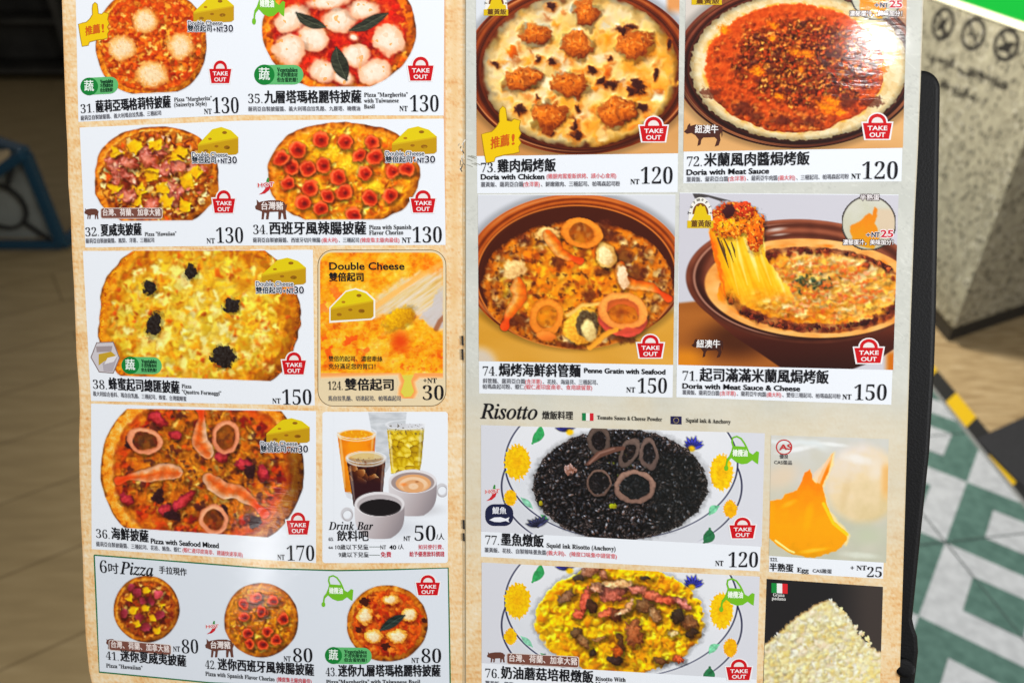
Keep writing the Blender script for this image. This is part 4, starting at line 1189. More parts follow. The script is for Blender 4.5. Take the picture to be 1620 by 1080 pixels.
# ------------- 124
def do124():
    pts = []
    X0, Y0, X1, Y1 = 503, 395.5, 705.5, 642
    q = Print()
    q.rrect(X0, Y0, X1, Y1, 24, (232, 212, 172), HC); q.rrect(X0, Y0, X1, Y1, 24, None, HC + 2e-5, 0, (120, 98, 70), 1.1)
    par = q.build('dish_panel', menu, 'cream rounded panel with stretched cheese picture')
    P = Pic((506, 399), (701.5, 399), (701.5, 630), (507.5, 630), (232, 212, 172))
    c, t = melt(P, [(0, (178, 74, 20)), (.25, (214, 124, 30)), (.5, (226, 166, 46)), (.75, (228, 192, 84)), (1, (234, 216, 150))], 34, 9)
    P.C = c; P.emboss(P.n(11, 3, 3, 1.6), .5)
    X, Y = P.X, P.Y
    P.put((222, 112, 22), ss(1 - np.hypot((X - 690) / 40, (Y - 425) / 26)) * .9); speckle(P, 9, .2, (240, 170, 70), 7, .5, 2)
    P.put((214, 74, 34), ss((P.n(22, 21, 3) - .1) / .3) * ss(1 - np.abs(Y - 545) / 50) * ss((640 - X) / 80) * .75)
    P.put((196, 62, 22), ss(1.1 - np.hypot((X - 633) / 22, (Y - 540) / 24)) * .85); P.put((206, 80, 26), ss((P.n(16, 23, 3) - .2) / .3) * ss(1 - np.abs(Y - 572) / 30) * ss((X - 600) / 30) * .7)
    P.put((222, 96, 60), ss((P.n(20, 24, 3) - .15) / .3) * ss(1 - np.abs(Y - 475) / 55) * ss((560 - X) / 30) * .6)
    m = P.poly_m([(575, 500), (600, 470), (640, 440), (702, 425), (702, 525), (660, 500), (620, 500)], 14, 6, 20)
    st = P.n(5, 26, 3, 9, math.radians(-36)); P.put(ramp(np.clip(.5 + .45 * st, 0, 1), [(0, (196, 164, 104)), (.4, (216, 196, 156)), (.75, (226, 214, 196)), (1, (240, 234, 226))]), m * .9)
    m = P.poly_m([(664, 505), (702, 452), (702, 520), (688, 522)], 6, 5, 14); P.put((206, 200, 204), m * .8)
    P.blob(632, 502, 24, 14, (206, 156, 34), -30, .3, 14, 5, .2, .2, .15); P.line([(580, 495), (615, 470), (660, 440), (702, 415)], 8, (236, 176, 96), 4, None, .7)
    P.line([(690, 520), (696, 508), (702, 502)], 8, (140, 84, 54), 4, None, .8)
    m = P.poly_m([(634, 590), (640, 602), (637, 612), (634, 620), (640, 628), (650, 627), (655, 619), (652, 610), (650, 602), (656, 590), (704, 590), (704, 395), (500, 395), (500, 590)], 1.3)
    glow = P.poly_m([(630, 592), (634, 606), (631, 614), (630, 624), (640, 634), (654, 632), (660, 620), (657, 610), (656, 604), (664, 597), (704, 597), (704, 395), (500, 395), (500, 597)], 8)
    body = P.C.copy(); P.C[:] = np.array((232, 212, 176.)); P.put((222, 140, 74), glow * .75); P.put(body, m)
    P.put((206, 196, 96), m * ss((Y - 591) / 4))
    rr = 20; cx = np.clip(X, 506 + rr, 701 - rr); cy = np.maximum(Y, 399 + rr); P.A = ss((rr - np.hypot(X - cx, Y - cy)) / 1.2 + .5) * ss((Y - 399) / 1 + .5)
    P.A = P.A * np.clip(np.maximum(m, glow * 3), 0, 1)
    P.sharpen(.5); P.build('dish_photo', par, HP, (232, 212, 172))
    wedge(par, 523, 458, 591, 505, None, None, True)
    p = title(par, '124.', '雙倍起司', 519, 617, 622.5, 617.5, 17, 27); p.build('title_lettering', par); p = Print(); p.text('Double Cheese', 521, 426.5, 640, 426.5, 11.5, BLACK, 'sansb', HT); p.text('雙倍起司', 521, 445, 575, 445, 12.5, BLACK, 'cjk', HT, .5); p.build('slogan_lettering', par); p = Print()
    p.text('雙倍的起司、濃密牽絲', 520, 571.5, 605, 572, 8, (64, 52, 30), 'cjk', HT); p.text('充分滿足您的胃口！', 520, 583.5, 594, 584, 8, (64, 52, 30), 'cjk', HT); p.build('caption_lettering', par)
    small(par, [('馬自拉乳酪、切達起司、帕瑪森起司', 519.5, 634, 634, 634, 7.5, GREY)])
    price(par, '30', (670, 691, 605.5), (669, 702, 610.5, 632.5), '+NT', 7.6)


# ------------- 36
def do36():
    par = panel([(144, 638), (500, 650), (500, 890), (145, 868)], 'white panel with squid and shrimp pizza')
    P = Pic((156, 641), (484, 641), (484, 856), (156, 856))
    q0, u0, v0 = P.q(318, 742, 150, 125)
    f1, f2, idv, ox, oy = P.cell(5.5, 1, 2.4, .9 + 1.1 * P.n(40, 5, 2), 6)
    t = .45 + .2 * P.n(16, 1, 4) + .3 * (idv - .5) - .16 * (f1 - .35) + .1 * ss((.5 - q0) / .4)
    c = ramp(np.clip(t, 0, 1), [(0, (96, 42, 20)), (.2, (160, 78, 24)), (.42, (206, 116, 34)), (.62, (222, 146, 50)), (.82, (232, 176, 84)), (1, (240, 204, 130))])
    sc = ramp(np.clip(.5 + .35 * P.n(10, 2, 3), 0, 1), [(0, (120, 34, 18)), (.5, (190, 66, 24)), (1, (216, 104, 44))])
    mk = (ss((q0 - .62) / .25) * .8 * ss(.55 + P.n(22, 7, 3)))[..., None]; c = c * (1 - mk) + sc * mk
    q, u, v = pizza(P, 320, 742, 160, 134, [upper((156, 645.5), (500, 650.5)), lower((192, 834), (450, 851))], .125, .012, c, [(0, (128, 62, 20)), (.3, (206, 122, 36)), (.55, (228, 156, 58)), (.8, (238, 184, 100)), (1, (242, 206, 140))], 2.2)
    P.mul(.5, ss((u - .72) / .22) * ss((.7 - v) / .5) * .7)
    P.emboss(P.n(5, 3, 3), .5, (q < .86) * 1.)
    P.fill(640, 320, 742, 128, 104, [(226, 164, 66), (212, 130, 44), (160, 82, 30), (234, 192, 108), (190, 104, 36), (104, 48, 26), (218, 144, 50), (206, 88, 30)], 2.4, 7.5, (.28, .6), seed=361, sh=0.26, shade=0.16, lob=.38, soft=1.5)
    P.fill(150, 320, 742, 130, 106, [(204, 78, 30), (168, 44, 26), (222, 108, 48), (120, 30, 26)], 2.5, 8, (.4, .9), seed=362, dens=.12, sh=0.15, shade=0.14, lob=.38)
    P.warp(3.5, 10, (q < .86) * 1.)
    dk = ss((P.n(18, 30, 3) - .35) / .15) * (q0 < .85) * .7; P.put((60, 26, 30), dk)
    for (x, y, a, b, r) in ((386, 735, 15, 9, 20), (415, 748, 14, 9, 70), (290, 792, 24, 8, -38), (277, 688, 11, 7, 40), (352, 722, 11, 10, 0), (262, 808, 12, 9, 0), (248, 662, 18, 9, 40), (200, 790, 12, 8, 30)): P.blob(x, y, a, b, (176, 58, 62), r, .35, 9, 1.8, .4, .4, .2, 5, (116, 30, 40))
    for (x, y, a, b) in ((395, 745, 9, 12), (402, 826, 11, 10), (272, 815, 14, 8), (205, 700, 8, 10), (250, 785, 9, 13), (425, 700, 10, 12), (352, 808, 9, 12)): P.blob(x, y, a, b, (48, 24, 26), 0, .45, 9, 2.5, 0, .1, .3)
    P.shrimp([(329, 716), (316, 700), (317, 680), (319, 662), (317, 646)], 25); P.shrimp([(281, 746), (258, 745), (230, 752), (206, 754), (188, 760)], 25, 3); P.shrimp([(330, 757), (352, 775), (378, 778), (398, 792), (418, 812)], 26, 5)
    P.ring(229, 697, 30, 21, (226, 160, 124), (160, 76, 52), 12, .36, (70, 44, 30)); P.ring(357, 691, 23, 28, (222, 154, 118), (156, 72, 50), 14, .34, (110, 62, 30)); P.ring(338, 821, 23, 25, (228, 164, 128), (160, 78, 54), -24, .38, (96, 48, 26))
    P.warp(1.8, 30, (q < .9) * 1., 66); P.gloss((q < .9) * 1., .28)
    P.sharpen(.8); P.build('dish_photo', par, HP)
    wedge(par, 421.5, 661, 490, 701, (412.5, 470, 705), (412.5, 487.5, 715)); take_out(par, 453, 810, 490, 845)
    p = title(par, '36.', '海鮮披薩', 152.5, 850.5, 235, 857.5, 17.5); p.text('Pizza with Seafood Mixed', 239, 859, 346, 866.5, 8, BLACK, 'sans', HT, .3); p.build('title_lettering', par)
    small(par, [('薩莉亞自製披薩醬、三種起司、花枝、鮪魚、蝦仁', 152.5, 863.5, 287, 873, 7, GREY), ('(蝦仁產印度南非、建議快速享用)', 289, 873, 384, 881, 7, RED)])
    price(par, '170', (439, 450.5, 885), (454, 497.5, 863.5, 886.5))


# ------------- drink bar
def do_drinks():
    p = Print(); p.rrect(510, 651, 708.5, 890, 5, WHITE, HC); par = p.build('dish_panel', menu, 'white panel with five drinks')
    P = Pic((528, 652), (707, 652), (707, 856), (528, 856)); X, Y = P.X, P.Y
    z = lambda a, b: (480 + a * .25, 630 + b * .25)
    fade = ss((P.X - 690) / 20) * 0
    P.put((208, 212, 220), ss(1 - np.hypot((X - 610) / 90, (Y - 835) / 26)) * .9); P.put((176, 174, 178), ss(1 - np.hypot((X - 655) / 66, (Y - 806) / 16)) * .7)
    # empty glass at the back
    m = P.poly_m([z(408, 80), z(655, 80), z(630, 300), z(520, 470), z(470, 420)], 2); P.put(ramp(np.clip(.5 + .4 * P.n(9, 2, 3, 3), 0, 1), [(0, (168, 172, 178)), (.5, (196, 200, 204)), (1, (226, 228, 232))]), m * .85)
    # orange juice
    m = P.poly_m([z(213, 215), z(457, 215), z(452, 330), z(420, 600), z(290, 602), z(262, 590)], 1.4)
    P.put(ramp(np.clip((X - 535) / 60 + .1 * P.n(14, 5, 2), 0, 1), [(0, (196, 112, 10)), (.35, (226, 146, 22)), (.75, (222, 140, 20)), (1, (186, 104, 12))]), m)
    P.mul(.86, m * ss((Y - 740) / 40)); q, u, v = P.q(*z(335, 232), 29, 9); P.put((214, 150, 40), ss((1 - q) * 6 + .5)); speckle(P, 5, .2, (240, 190, 70), 9, .7, 2, ss((1 - q) * 4)); P.put((238, 228, 206), ss(1 - np.abs(q - 1) * 6) * .8)
    P.put((214, 214, 220), P.poly_m([z(262, 592), z(300, 592), z(308, 640), z(275, 625)], 2) * .8)
    # pale green iced drink
    m = P.poly_m([z(525, 160), z(768, 160), z(748, 400), z(735, 470), z(555, 475), z(540, 300)], 1.4)
    f1, f2, idv, ox, oy = P.cell(9, 6, 1.2, .3, 3); t = .55 + .5 * (idv - .5) - .35 * (.4 - (f2 - f1)) + .2 * (ox + oy)
    P.put(ramp(np.clip(t, 0, 1), [(0, (98, 72, 10)), (.3, (160, 128, 16)), (.6, (198, 170, 40)), (.85, (226, 208, 110)), (1, (244, 238, 200))]), m * ss((Y - 676) / 6))
    P.put((206, 206, 210), m * ss((684 - Y) / 8) * .75); speckle(P, 4, .35, (90, 80, 60), 12, .8, 2, m * ss((690 - Y) / 6) * ss((Y - 666) / 4)); P.mul(.75, m * ss((X - 658) / 12) * ss((Y - 680) / 5))
    # cola
    m = P.poly_m([z(272, 380), z(520, 380), z(512, 480), z(500, 640), z(345, 690), z(318, 680), z(300, 560)], 1.4)
    f1, f2, idv, ox, oy = P.cell(9, 8, 1.2, .5, 3)
    c = ramp(np.clip(.4 + .7 * (idv - .5) + .25 * (ox - oy), 0, 1), [(0, (38, 14, 14)), (.5, (84, 44, 24)), (.8, (150, 96, 52)), (1, (212, 176, 130))])
    P.put((46, 22, 26), m); P.put(c, m * ss((768 - Y) / 20) * .9)
    q, u, v = P.q(*z(395, 385), 30, 11); P.put((196, 176, 140), ss((1 - q) * 8 + .5) * .7); P.put((206, 188, 140), ss((1 - P.q(*z(400, 362), 27, 7)[0]) * 6) * .8); speckle(P, 5, .25, (110, 60, 30), 15, .8, 2, ss((1 - q) * 3) * ss((Y - 722) / 6)); P.put((232, 224, 214), ss(1 - np.abs(q - 1) * 7) * .8)
    for (a_, b_, c_, d_, w_, al_) in ((232, 240, 262, 560, 5, .45), (440, 240, 432, 330, 4, .4), (545, 210, 565, 440, 4, .5), (746, 190, 730, 420, 4, .35), (296, 430, 322, 640, 4, .35), (505, 420, 492, 600, 4, .3)): P.line([z(a_, b_), z(c_, d_)], w_, (244, 236, 220), 3, [.6, 1, .5], al_)
    for (a_, b_, rx_, ry_) in ((335, 216, 30.5, 9.5), (646, 165, 30, 7), (397, 372, 30.5, 9.5)): P.put((236, 238, 242), ss(1 - np.abs(P.q(*z(a_, b_), rx_, ry_)[0] - 1) * ry_ / 1.1) * .75)
    # cups
    def cup(x, y, rx, ry, bot, inside, liq, lrx, lry, ly, hx, hy):
        P.put((206, 204, 208), ss(1.3 - np.abs(P.q(hx, hy, 11, 12)[0] - .75) * 5)); P.put((150, 144, 148), ss(1 - np.abs(P.q(hx + 1, hy + 2, 11, 12)[0] - .7) * 9) * .6)
        hw = [rx * (1 - .55 * t ** 4.5) for t in np.linspace(0, 1, 12)]; yy = np.linspace(y, bot, 12) - 0
        m = P.poly_m([(x + a, b - 5 * (i == 11) * 0) for i, (a, b) in enumerate(zip(hw, yy))] + [(x + rx * .2, bot + 1), (x - rx * .2, bot + 1)] + [(x - a, b) for a, b in zip(hw[::-1], yy[::-1])], 1.5)
        P.put(ramp(np.clip(.5 + (X - x) / rx * .4 + .25 * (Y - y) / (bot - y), 0, 1), [(0, (224, 220, 222)), (.4, (206, 198, 200)), (.75, (176, 164, 166)), (1, (146, 136, 140))]), m)
        q, u, v = P.q(x, y, rx, ry); P.put((226, 222, 224), ss((1 - q) * 14 + .5)); q2 = P.q(x, y + 1.5, rx * .9, ry * .86)[0]; P.put(inside, ss((1 - q2) * 12 + .5))
        q3, u3, v3 = P.q(x + 1, ly, lrx, lry); P.put(liq, ss((1 - q3) * 12 + .5)); return q3, u3, v3
    q3, u3, v3 = cup(*z(692, 525), 38, 19, 815, (160, 142, 138), (206, 160, 118), 28, 14.5, 764.5, 699, 775)
    P.put((236, 212, 184), ss((1 - q3) * 3) * ss(.4 + .8 * np.sin(np.hypot(u3 * 1.2, v3 - .3) * 9)) * .7); P.put((220, 130, 66), ss(1 - np.hypot(u3 + .55, v3 - .1) * 3.2) * .8); P.put((130, 76, 40), ss(1 - np.hypot(u3 - .2, v3 + .2) * 6) * .7)
    q3, u3, v3 = cup(*z(482, 668), 39.5, 19.5, 851, (184, 176, 178), (24, 20, 22), 33, 13.5, 802.5, 549, 813)
    P.put((70, 64, 66), ss(1 - np.abs(q3 - .92) * 14) * ss(v3 * 2) * .6)
    P.sharpen(.5); P.build('dish_photo', par, HP)
    p = Print(); p.text('Drink Bar', 520, 837.5, 590.5, 837.5, 12.5, BLACK, 'itb', HT); p.text('65.', 520, 855, 528, 855, 5, GREY, 'ser', HT); p.text('飲料吧', 533.5, 855.5, 583, 855.5, 15.5, BLACK, 'cjkb', HT, .4); p.build('title_lettering', par)
    p = Print(); p.text('NT', 639, 855, 649.5, 855, 7.5, BLACK, 'sansb', HT); p.text('50', 656, 855, 689, 855, 23, BLACK, 'num', HT); p.text('/人', 690.5, 853.5, 703, 853.5, 9.5, BLACK, 'cjk', HT)
    p.text('NT', 602, 868.5, 611, 868.5, 6.5, BLACK, 'sans', HT); p.text('40', 616, 868.5, 627, 868.5, 6.8, BLACK, 'sansb', HT); p.text('/人', 630, 868.5, 639, 868.5, 7.5, GREY, 'cjk', HT); p.build('price_lettering', par)
    p = Print()
    for r in (('66', 520, 868, 527, 868, 4.6, GREY), ('10歲以下兒童', 531, 869, 583, 869, 7.6, GREY), ('9歲以下兒童', 536, 881, 583.5, 881, 7.6, GREY), ('免費', 602.5, 881, 619, 881, 8, (204, 24, 54)), ('如另使行費、', 662, 868.5, 702, 868.5, 7, (216, 100, 110)), ('給予優惠飲料價錢', 648, 880, 703, 880, 7.6, (204, 50, 70))): p.text(*r, 'cjk', HT)
    for y in (864.5, 877.5): p.band([(584, y), (601, y)], .9, (120, 130, 126), HT, False)
    p.build('ingredient_lettering', par)


# ------------- six inch pizzas
def do_mini():
    pts = [(149, 877.5), (285, 888), (420, 898.6), (533, 902), (620, 900.5), (709, 897.8), (711, 1000), (712.5, 1095), (333, 1079.3), (157, 1062.3), (153, 970)]
    p = Print(); p.poly(pts, (222, 228, 236), HC); p.band(pts[:8], 2.2, (26, 110, 66), HC + 2e-5, False); p.band(pts[8:] + pts[:1], 2.2, (26, 110, 66), HC + 3e-5, False); p.band([(333, 1079.3), (157, 1062.3)], 2.2, (26, 110, 66), HC + 4e-5, False); p.band([(712.5, 1095), (333, 1079.3)], 2.2, (26, 110, 66), HC + 4.4e-5, False)
    par = p.build('dish_panel', menu, 'green edged panel with three small pizzas')
    bgc = (222, 228, 236); cr = [(0, (104, 54, 16)), (.35, (170, 96, 26)), (.65, (204, 134, 44)), (1, (226, 172, 86))]
    P = Pic((178, 908), (288, 908), (288, 1018), (178, 1018), bgc)
    c, t = melt(P, [(0, (74, 26, 20)), (.3, (136, 58, 24)), (.55, (178, 92, 34)), (.8, (208, 136, 58)), (1, (230, 190, 110))], 10, 3.5); pizza(P, 232, 963, 52, 52.5, (), .14, .02, c, cr); P.emboss(P.n(4, 3, 3), .6); P.fill(200, 232, 963, 42, 42, [(216, 140, 60), (150, 60, 26), (232, 190, 110), (196, 96, 36), (110, 36, 26)], 1.6, 4.5, (.4, 1), seed=41, sh=0.16, shade=0.14, lob=.38); zz = lambda a, b: (100 + a * .1975, 870 + b * .1975)
    for k, (a, b) in enumerate(((760, 350), (540, 300), (590, 345), (490, 500), (770, 520), (660, 610), (700, 400), (640, 400), (610, 540))): x, y = zz(a, b); P.blob(x, y, 8, 6, (134, 48, 58) if k else (196, 84, 92), k * 37, .35, 6, 1.6, .4, .35, .2)
    for k, (a, b) in enumerate(((660, 320), (535, 380), (790, 440), (560, 475), (655, 465), (710, 540), (590, 590), (750, 640))): x, y = zz(a, b); pine(P, x, y, 8.2, k + 30)
    P.warp(2.4, 16); P.gloss(None, .4); P.sharpen(.8); P.build('dish_photo', par, HP, bgc, 'small pineapple pizza')
    P = Pic((352, 918), (474, 918), (474, 1042), (352, 1042), bgc)
    c, t = melt(P, [(0, (120, 56, 14)), (.3, (182, 100, 24)), (.6, (212, 142, 38)), (1, (232, 190, 96))], 11, 4); pizza(P, 413, 980, 58.5, 59, (), .13, .02, c, cr); P.emboss(P.n(4.5, 3, 3), .6); P.fill(230, 413, 980, 48, 49, [(232, 166, 48), (240, 200, 96), (206, 120, 28), (170, 84, 22), (226, 150, 40)], 1.8, 5, (.4, 1), seed=42, sh=0.16, shade=0.14, lob=.38)
    for k, (x, y) in enumerate(((404, 947), (431, 949), (417, 968), (448, 978), (422, 999), (417, 1019), (437, 1012), (385, 955), (406, 945), (386, 976), (392, 1001), (413, 966), (395, 1018))): chorizo(P, x, y, 7.8, k); P.put((70, 22, 30), ss(1 - np.hypot(P.X - x, P.Y - y) / 6) * .6)
    P.warp(2.4, 16); P.gloss(None, .4); P.sharpen(.8); P.build('dish_photo', par, HP, bgc, 'small chorizo pizza')
    P = Pic((546, 922), (680, 922), (680, 1049), (546, 1049), bgc)
    c, t = melt(P, [(0, (130, 34, 16)), (.3, (188, 66, 24)), (.6, (216, 104, 34)), (1, (228, 160, 84))], 14, 4); pizza(P, 613, 985.5, 64, 61, (), .14, .02, c, cr); P.emboss(P.n(4.5, 3, 3), .6); P.fill(240, 613, 985, 54, 51, [(216, 96, 34), (230, 140, 60), (184, 56, 24), (226, 116, 40), (150, 40, 22)], 1.8, 5, (.4, 1), seed=43, sh=0.14, shade=0.12, lob=.38)
    P.warp(3, 9)
    for (x, y, a, b) in ((577, 973, 12, 15), (619, 948, 13, 8), (647, 972, 13, 11), (591, 1006, 14, 11), (629, 1006, 16, 11)): P.blob(x, y, a, b, (240, 220, 180), 0, .25, 9, 3, .2, .15, .1, 4, (222, 160, 70))
    for (x, y, a) in ((577, 951, 8), (671, 981, 5), (568, 995, 6), (610, 1022, 7)): P.blob(x, y, a, a * .8, (62, 26, 18), 0, .4, 6, 3, 0, 0)
    P.leaf([(602, 996), (614, 988), (628, 979), (640, 973)], 15, (34, 44, 40)); P.sharpen(.8); P.build('dish_photo', par, HP, bgc, 'small basil pizza')
    p = Print(); p.text('6', 158.5, 905.5, 169.5, 906, 19, BLACK, 'num', HT); p.text('吋', 172, 906.5, 188, 907.5, 15.5, BLACK, 'cjkb', HT, .2); p.text('Pizza', 190, 907, 242.5, 911, 19.5, BLACK, 'it', HT, .25); p.text('手拉現作', 252, 906.5, 295.5, 910.5, 11, BLACK, 'cjk', HT, .2); p.build('title_lettering', par)
    pig(par, 168, 1009, 182, 1026, None, (173, 1012, 270, 1027), 8); pig(par, 324.5, 1009, 370, 1039, '台灣豬', None, 2); chili(par, 326, 981, 346, 1002.5)
    oil_can(par, 509, 910, 559, 960); take_out(par, 658, 909, 696, 941); veg(par, 514, 1023, 588, 1050, 1)
    price(par, '80', (274, 285, 1030), (288, 314, 1012, 1033)); price(par, '80', (449, 460, 1045.5), (464, 494.5, 1026, 1047)); price(par, '80', (651, 663, 1048), (667, 698, 1026.5, 1048))
    p = title(par, '41.', '迷你夏威夷披薩', 168, 1043, 294.5, 1054, 16.5); p.text('Pizza "Hawaiian"', 168, 1055, 225.5, 1059, 6.3, BLACK, 'serb', HT)
    for k, (n, s, x0, y0, x1, y1) in enumerate((('42.', '迷你西班牙風辣腸披薩', 325, 1057.5, 496.7, 1068.5), ('43.', '迷你九層塔瑪格麗特披薩', 515.5, 1069.5, 696.6, 1069.5))):
        w = 20; t = w / (x1 - x0); p.text(n, x0, y0 - .5, x0 + 17, y0 + (y1 - y0) * t - .5, 13, BLACK, 'num', HT); p.text(s, x0 + w, y0 + (y1 - y0) * t, x1, y1, 17, BLACK, 'cjkb', HT, .6)
    p.text('Pizza with Spanish Flavor Chorizo', 325, 1068, 434.5, 1077, 6.6, BLACK, 'serb', HT); p.text('(辣度集主級肉最佳)', 438, 1077.5, 493, 1081, 7, RED, 'cjk', HT); p.text('Pizza"Margherita" with Taiwanese Basil', 516, 1081.5, 665, 1081.5, 7, BLACK, 'serb', HT); p.build('title_lettering', par)


# ------------- right page: bowl helper
def bowl(P, cx, cy, rx, ry, inx, iny, icx, icy, cols=None):
    q, u, v = P.q(cx, cy, rx, ry); q2, _, _ = P.q(icx, icy, inx, iny)
    c = cols or [(0, (62, 26, 16)), (.4, (108, 48, 24)), (.7, (146, 74, 38)), (1, (196, 124, 78))]
    a = ss((1 - q) * min(rx, ry) / 1.8 + .5)
    t = np.clip((q2 - 1) / ((rx - inx) / inx + 1e-6), 0, 1)
    w = .35 + .25 * np.sin(t * 14) - .25 * (t < .3) + .2 * (-v) + .1 * P.n(30, 40, 3)
    P.mul(.75, ss(1 - (q - 1) * min(rx, ry) / 12) * (1 - a)); P.put(ramp(np.clip(w, 0, 1), c), a)
    for (k, wd, al) in ((.96, .012, .5), (.78 + .22 * inx / rx, .01, .5)): P.put((214, 150, 104), ss(1 - np.abs(q - k) / wd) * al * ss(.6 + .4 * np.sin(np.arctan2(v, u) * 3 + 1)))
    return q, q2


def do73():
    par = panel([(753, -40), (1074.5, -40), (1072, 304), (755, 306)], 'panel with chicken doria in brown bowl')
    P = Pic((753, -12), (1075, -12), (1073, 242.6), (754, 247), (222, 226, 232)); X, Y = P.X, P.Y
    tb = ramp(np.clip(.5 + .3 * P.n(60, 2, 3, 4, .2), 0, 1), [(0, (176, 124, 72)), (1, (214, 174, 126))]); P.put(tb, ss((Y - 110) / 60))
    P.put((206, 150, 100), ss((X - 1050) / 10) * ss((30 - Y) / 20))
    q, q2 = bowl(P, 917, 110, 184, 135, 155, 121, 918, 112)
    t = .5 + .3 * P.n(40, 3, 4) + .12 * P.n(9, 4, 3) + .16 * ((X - 918) / 155) + .1 * ((Y - 112) / 120)
    c = ramp(np.clip(t, 0, 1), [(0, (214, 196, 158)), (.3, (232, 210, 166)), (.5, (232, 196, 126)), (.7, (226, 164, 70)), (1, (208, 120, 34))])
    m = ss((1 - q2 + .012 * P.n(12, 6, 2)) * 110 / 2 + .5); P.put(c, m); P.emboss(P.n(8, 7, 3), .5, m); P.mul(.62, m * ss((q2 - .88) / .12)); P.put((206, 172, 112), m * ss(1 - np.abs(q2 - .93) / .04) * .5)
    P.fill(130, 928, 118, 142, 108, [(240, 222, 182), (236, 200, 128), (230, 172, 78), (222, 150, 56), (242, 230, 200)], 3, 10, (.4, .9), seed=73, sh=0.03, shade=0.06, lob=.38, soft=4)
    P.fill(70, 950, 130, 110, 86, [(224, 134, 36), (206, 104, 28), (232, 156, 60), (190, 84, 24)], 2, 7, (.4, .9), seed=74, sh=0, shade=.15, soft=3.5)
    P.warp(7, 22, m, 60, 6)
    for k in range(46):
        rn = random.Random(k + 9); a = rn.uniform(0, 6.3); r = math.sqrt(rn.random()) * .9; P.blob(918 + 150 * r * math.cos(a), 112 + 117 * r * math.sin(a), rn.uniform(3, 10), rn.uniform(2, 6), rn.choice(((206, 108, 30), (190, 92, 30), (222, 140, 50), (150, 66, 24))), rn.uniform(0, 90), .5, 8, 6, 0, 0, .2, 4, None, .6)
    z = lambda a, b: (730 + a * .2871, b * .2871)
    for (a, b, rx, ry) in ((885, 165, 17, 8), (935, 150, 9, 5), (180, 350, 8, 8), (500, 345, 10, 7), (725, 390, 8, 8), (1070, 410, 7, 9), (820, 462, 22, 8), (770, 440, 9, 10), (975, 480, 14, 16), (930, 500, 8, 8), (325, 605, 13, 9), (635, 745, 12, 11), (615, 690, 5, 12), (810, 325, 5, 4), (490, 735, 7, 6), (490, 40, 9, 7), (420, 325, 6, 5), (1000, 600, 11, 7), (1145, 240, 5, 11), (640, 590, 7, 8), (415, 540, 6, 5)):
        x, y = z(a, b); P.put((196, 96, 24), ss(1.5 - P.q(x, y, rx, ry, 0, .4, 8)[0]) * .6); P.blob(x, y, rx * .72, ry * .72, (48, 20, 20), 0, .45, 9, 4, 0, .1, .3, 5, None, .94)
    P.blob(*z(280, 285), 6, 10, (206, 100, 30), 0, .3, 6, 3, 0)
    for (a, b, rx, ry, r) in ((685, 70, 20, 22, 10), (405, 190, 22, 16, 10), (640, 250, 23, 21, 25), (960, 250, 29, 22, -20), (320, 440, 28, 18, -10), (400, 420, 15, 15, 0), (600, 465, 28, 20, 10), (485, 640, 28, 23, 0), (850, 615, 29, 22, -15), (910, 610, 16, 14, 0)):
        x, y = z(a, b); m, qq = P.blob(x, y, rx, ry, (192, 102, 36), r, .3, 22, 3, .35, .4, .3, 7, (150, 76, 32)); speckle(P, 6, .25, (232, 172, 92), int(a), .75, 3, m * ss(-(Y - y) / ry + .6)); speckle(P, 6, .45, (96, 38, 20), int(a) + 3, .7, 2, m)
    P.warp(5, 20, ss((.97 - q2) * 20), 66); P.gloss(ss((.97 - q2) * 20), .45, 5)
    P.sharpen(.8); P.build('dish_photo', par, HP, (222, 226, 232))
    turmeric(par, 766, -16, 804, 25, .2); thumb(par, 761.6, 168, .2705); take_out(par, 1012, 185, 1056, 224)
    p = title(par, '73.', '雞肉焗烤飯', 761, 273.5, 879, 271.5, 19); p.text('Doria with Chicken', 761, 284, 861, 283.5, 8.2, BLACK, 'sans', HT, .42); p.build('title_lettering', par)
    small(par, [('(雞腿肉需重新烘烤、請小心食用)', 865, 283, 975, 282, 7.4, RED), ('薑黃飯、薩莉亞白醬', 761, 296, 828, 295.5, 7.4, GREY), ('(含洋蔥)', 828, 295.5, 854, 295.5, 7.4, RED), ('、鮮嫩雞肉、三種起司、帕瑪森起司粉', 856, 295.5, 981, 294.5, 7.4, GREY)])
    price(par, '120', (997.5, 1011.5, 291.5), (1014, 1064, 265.5, 291))


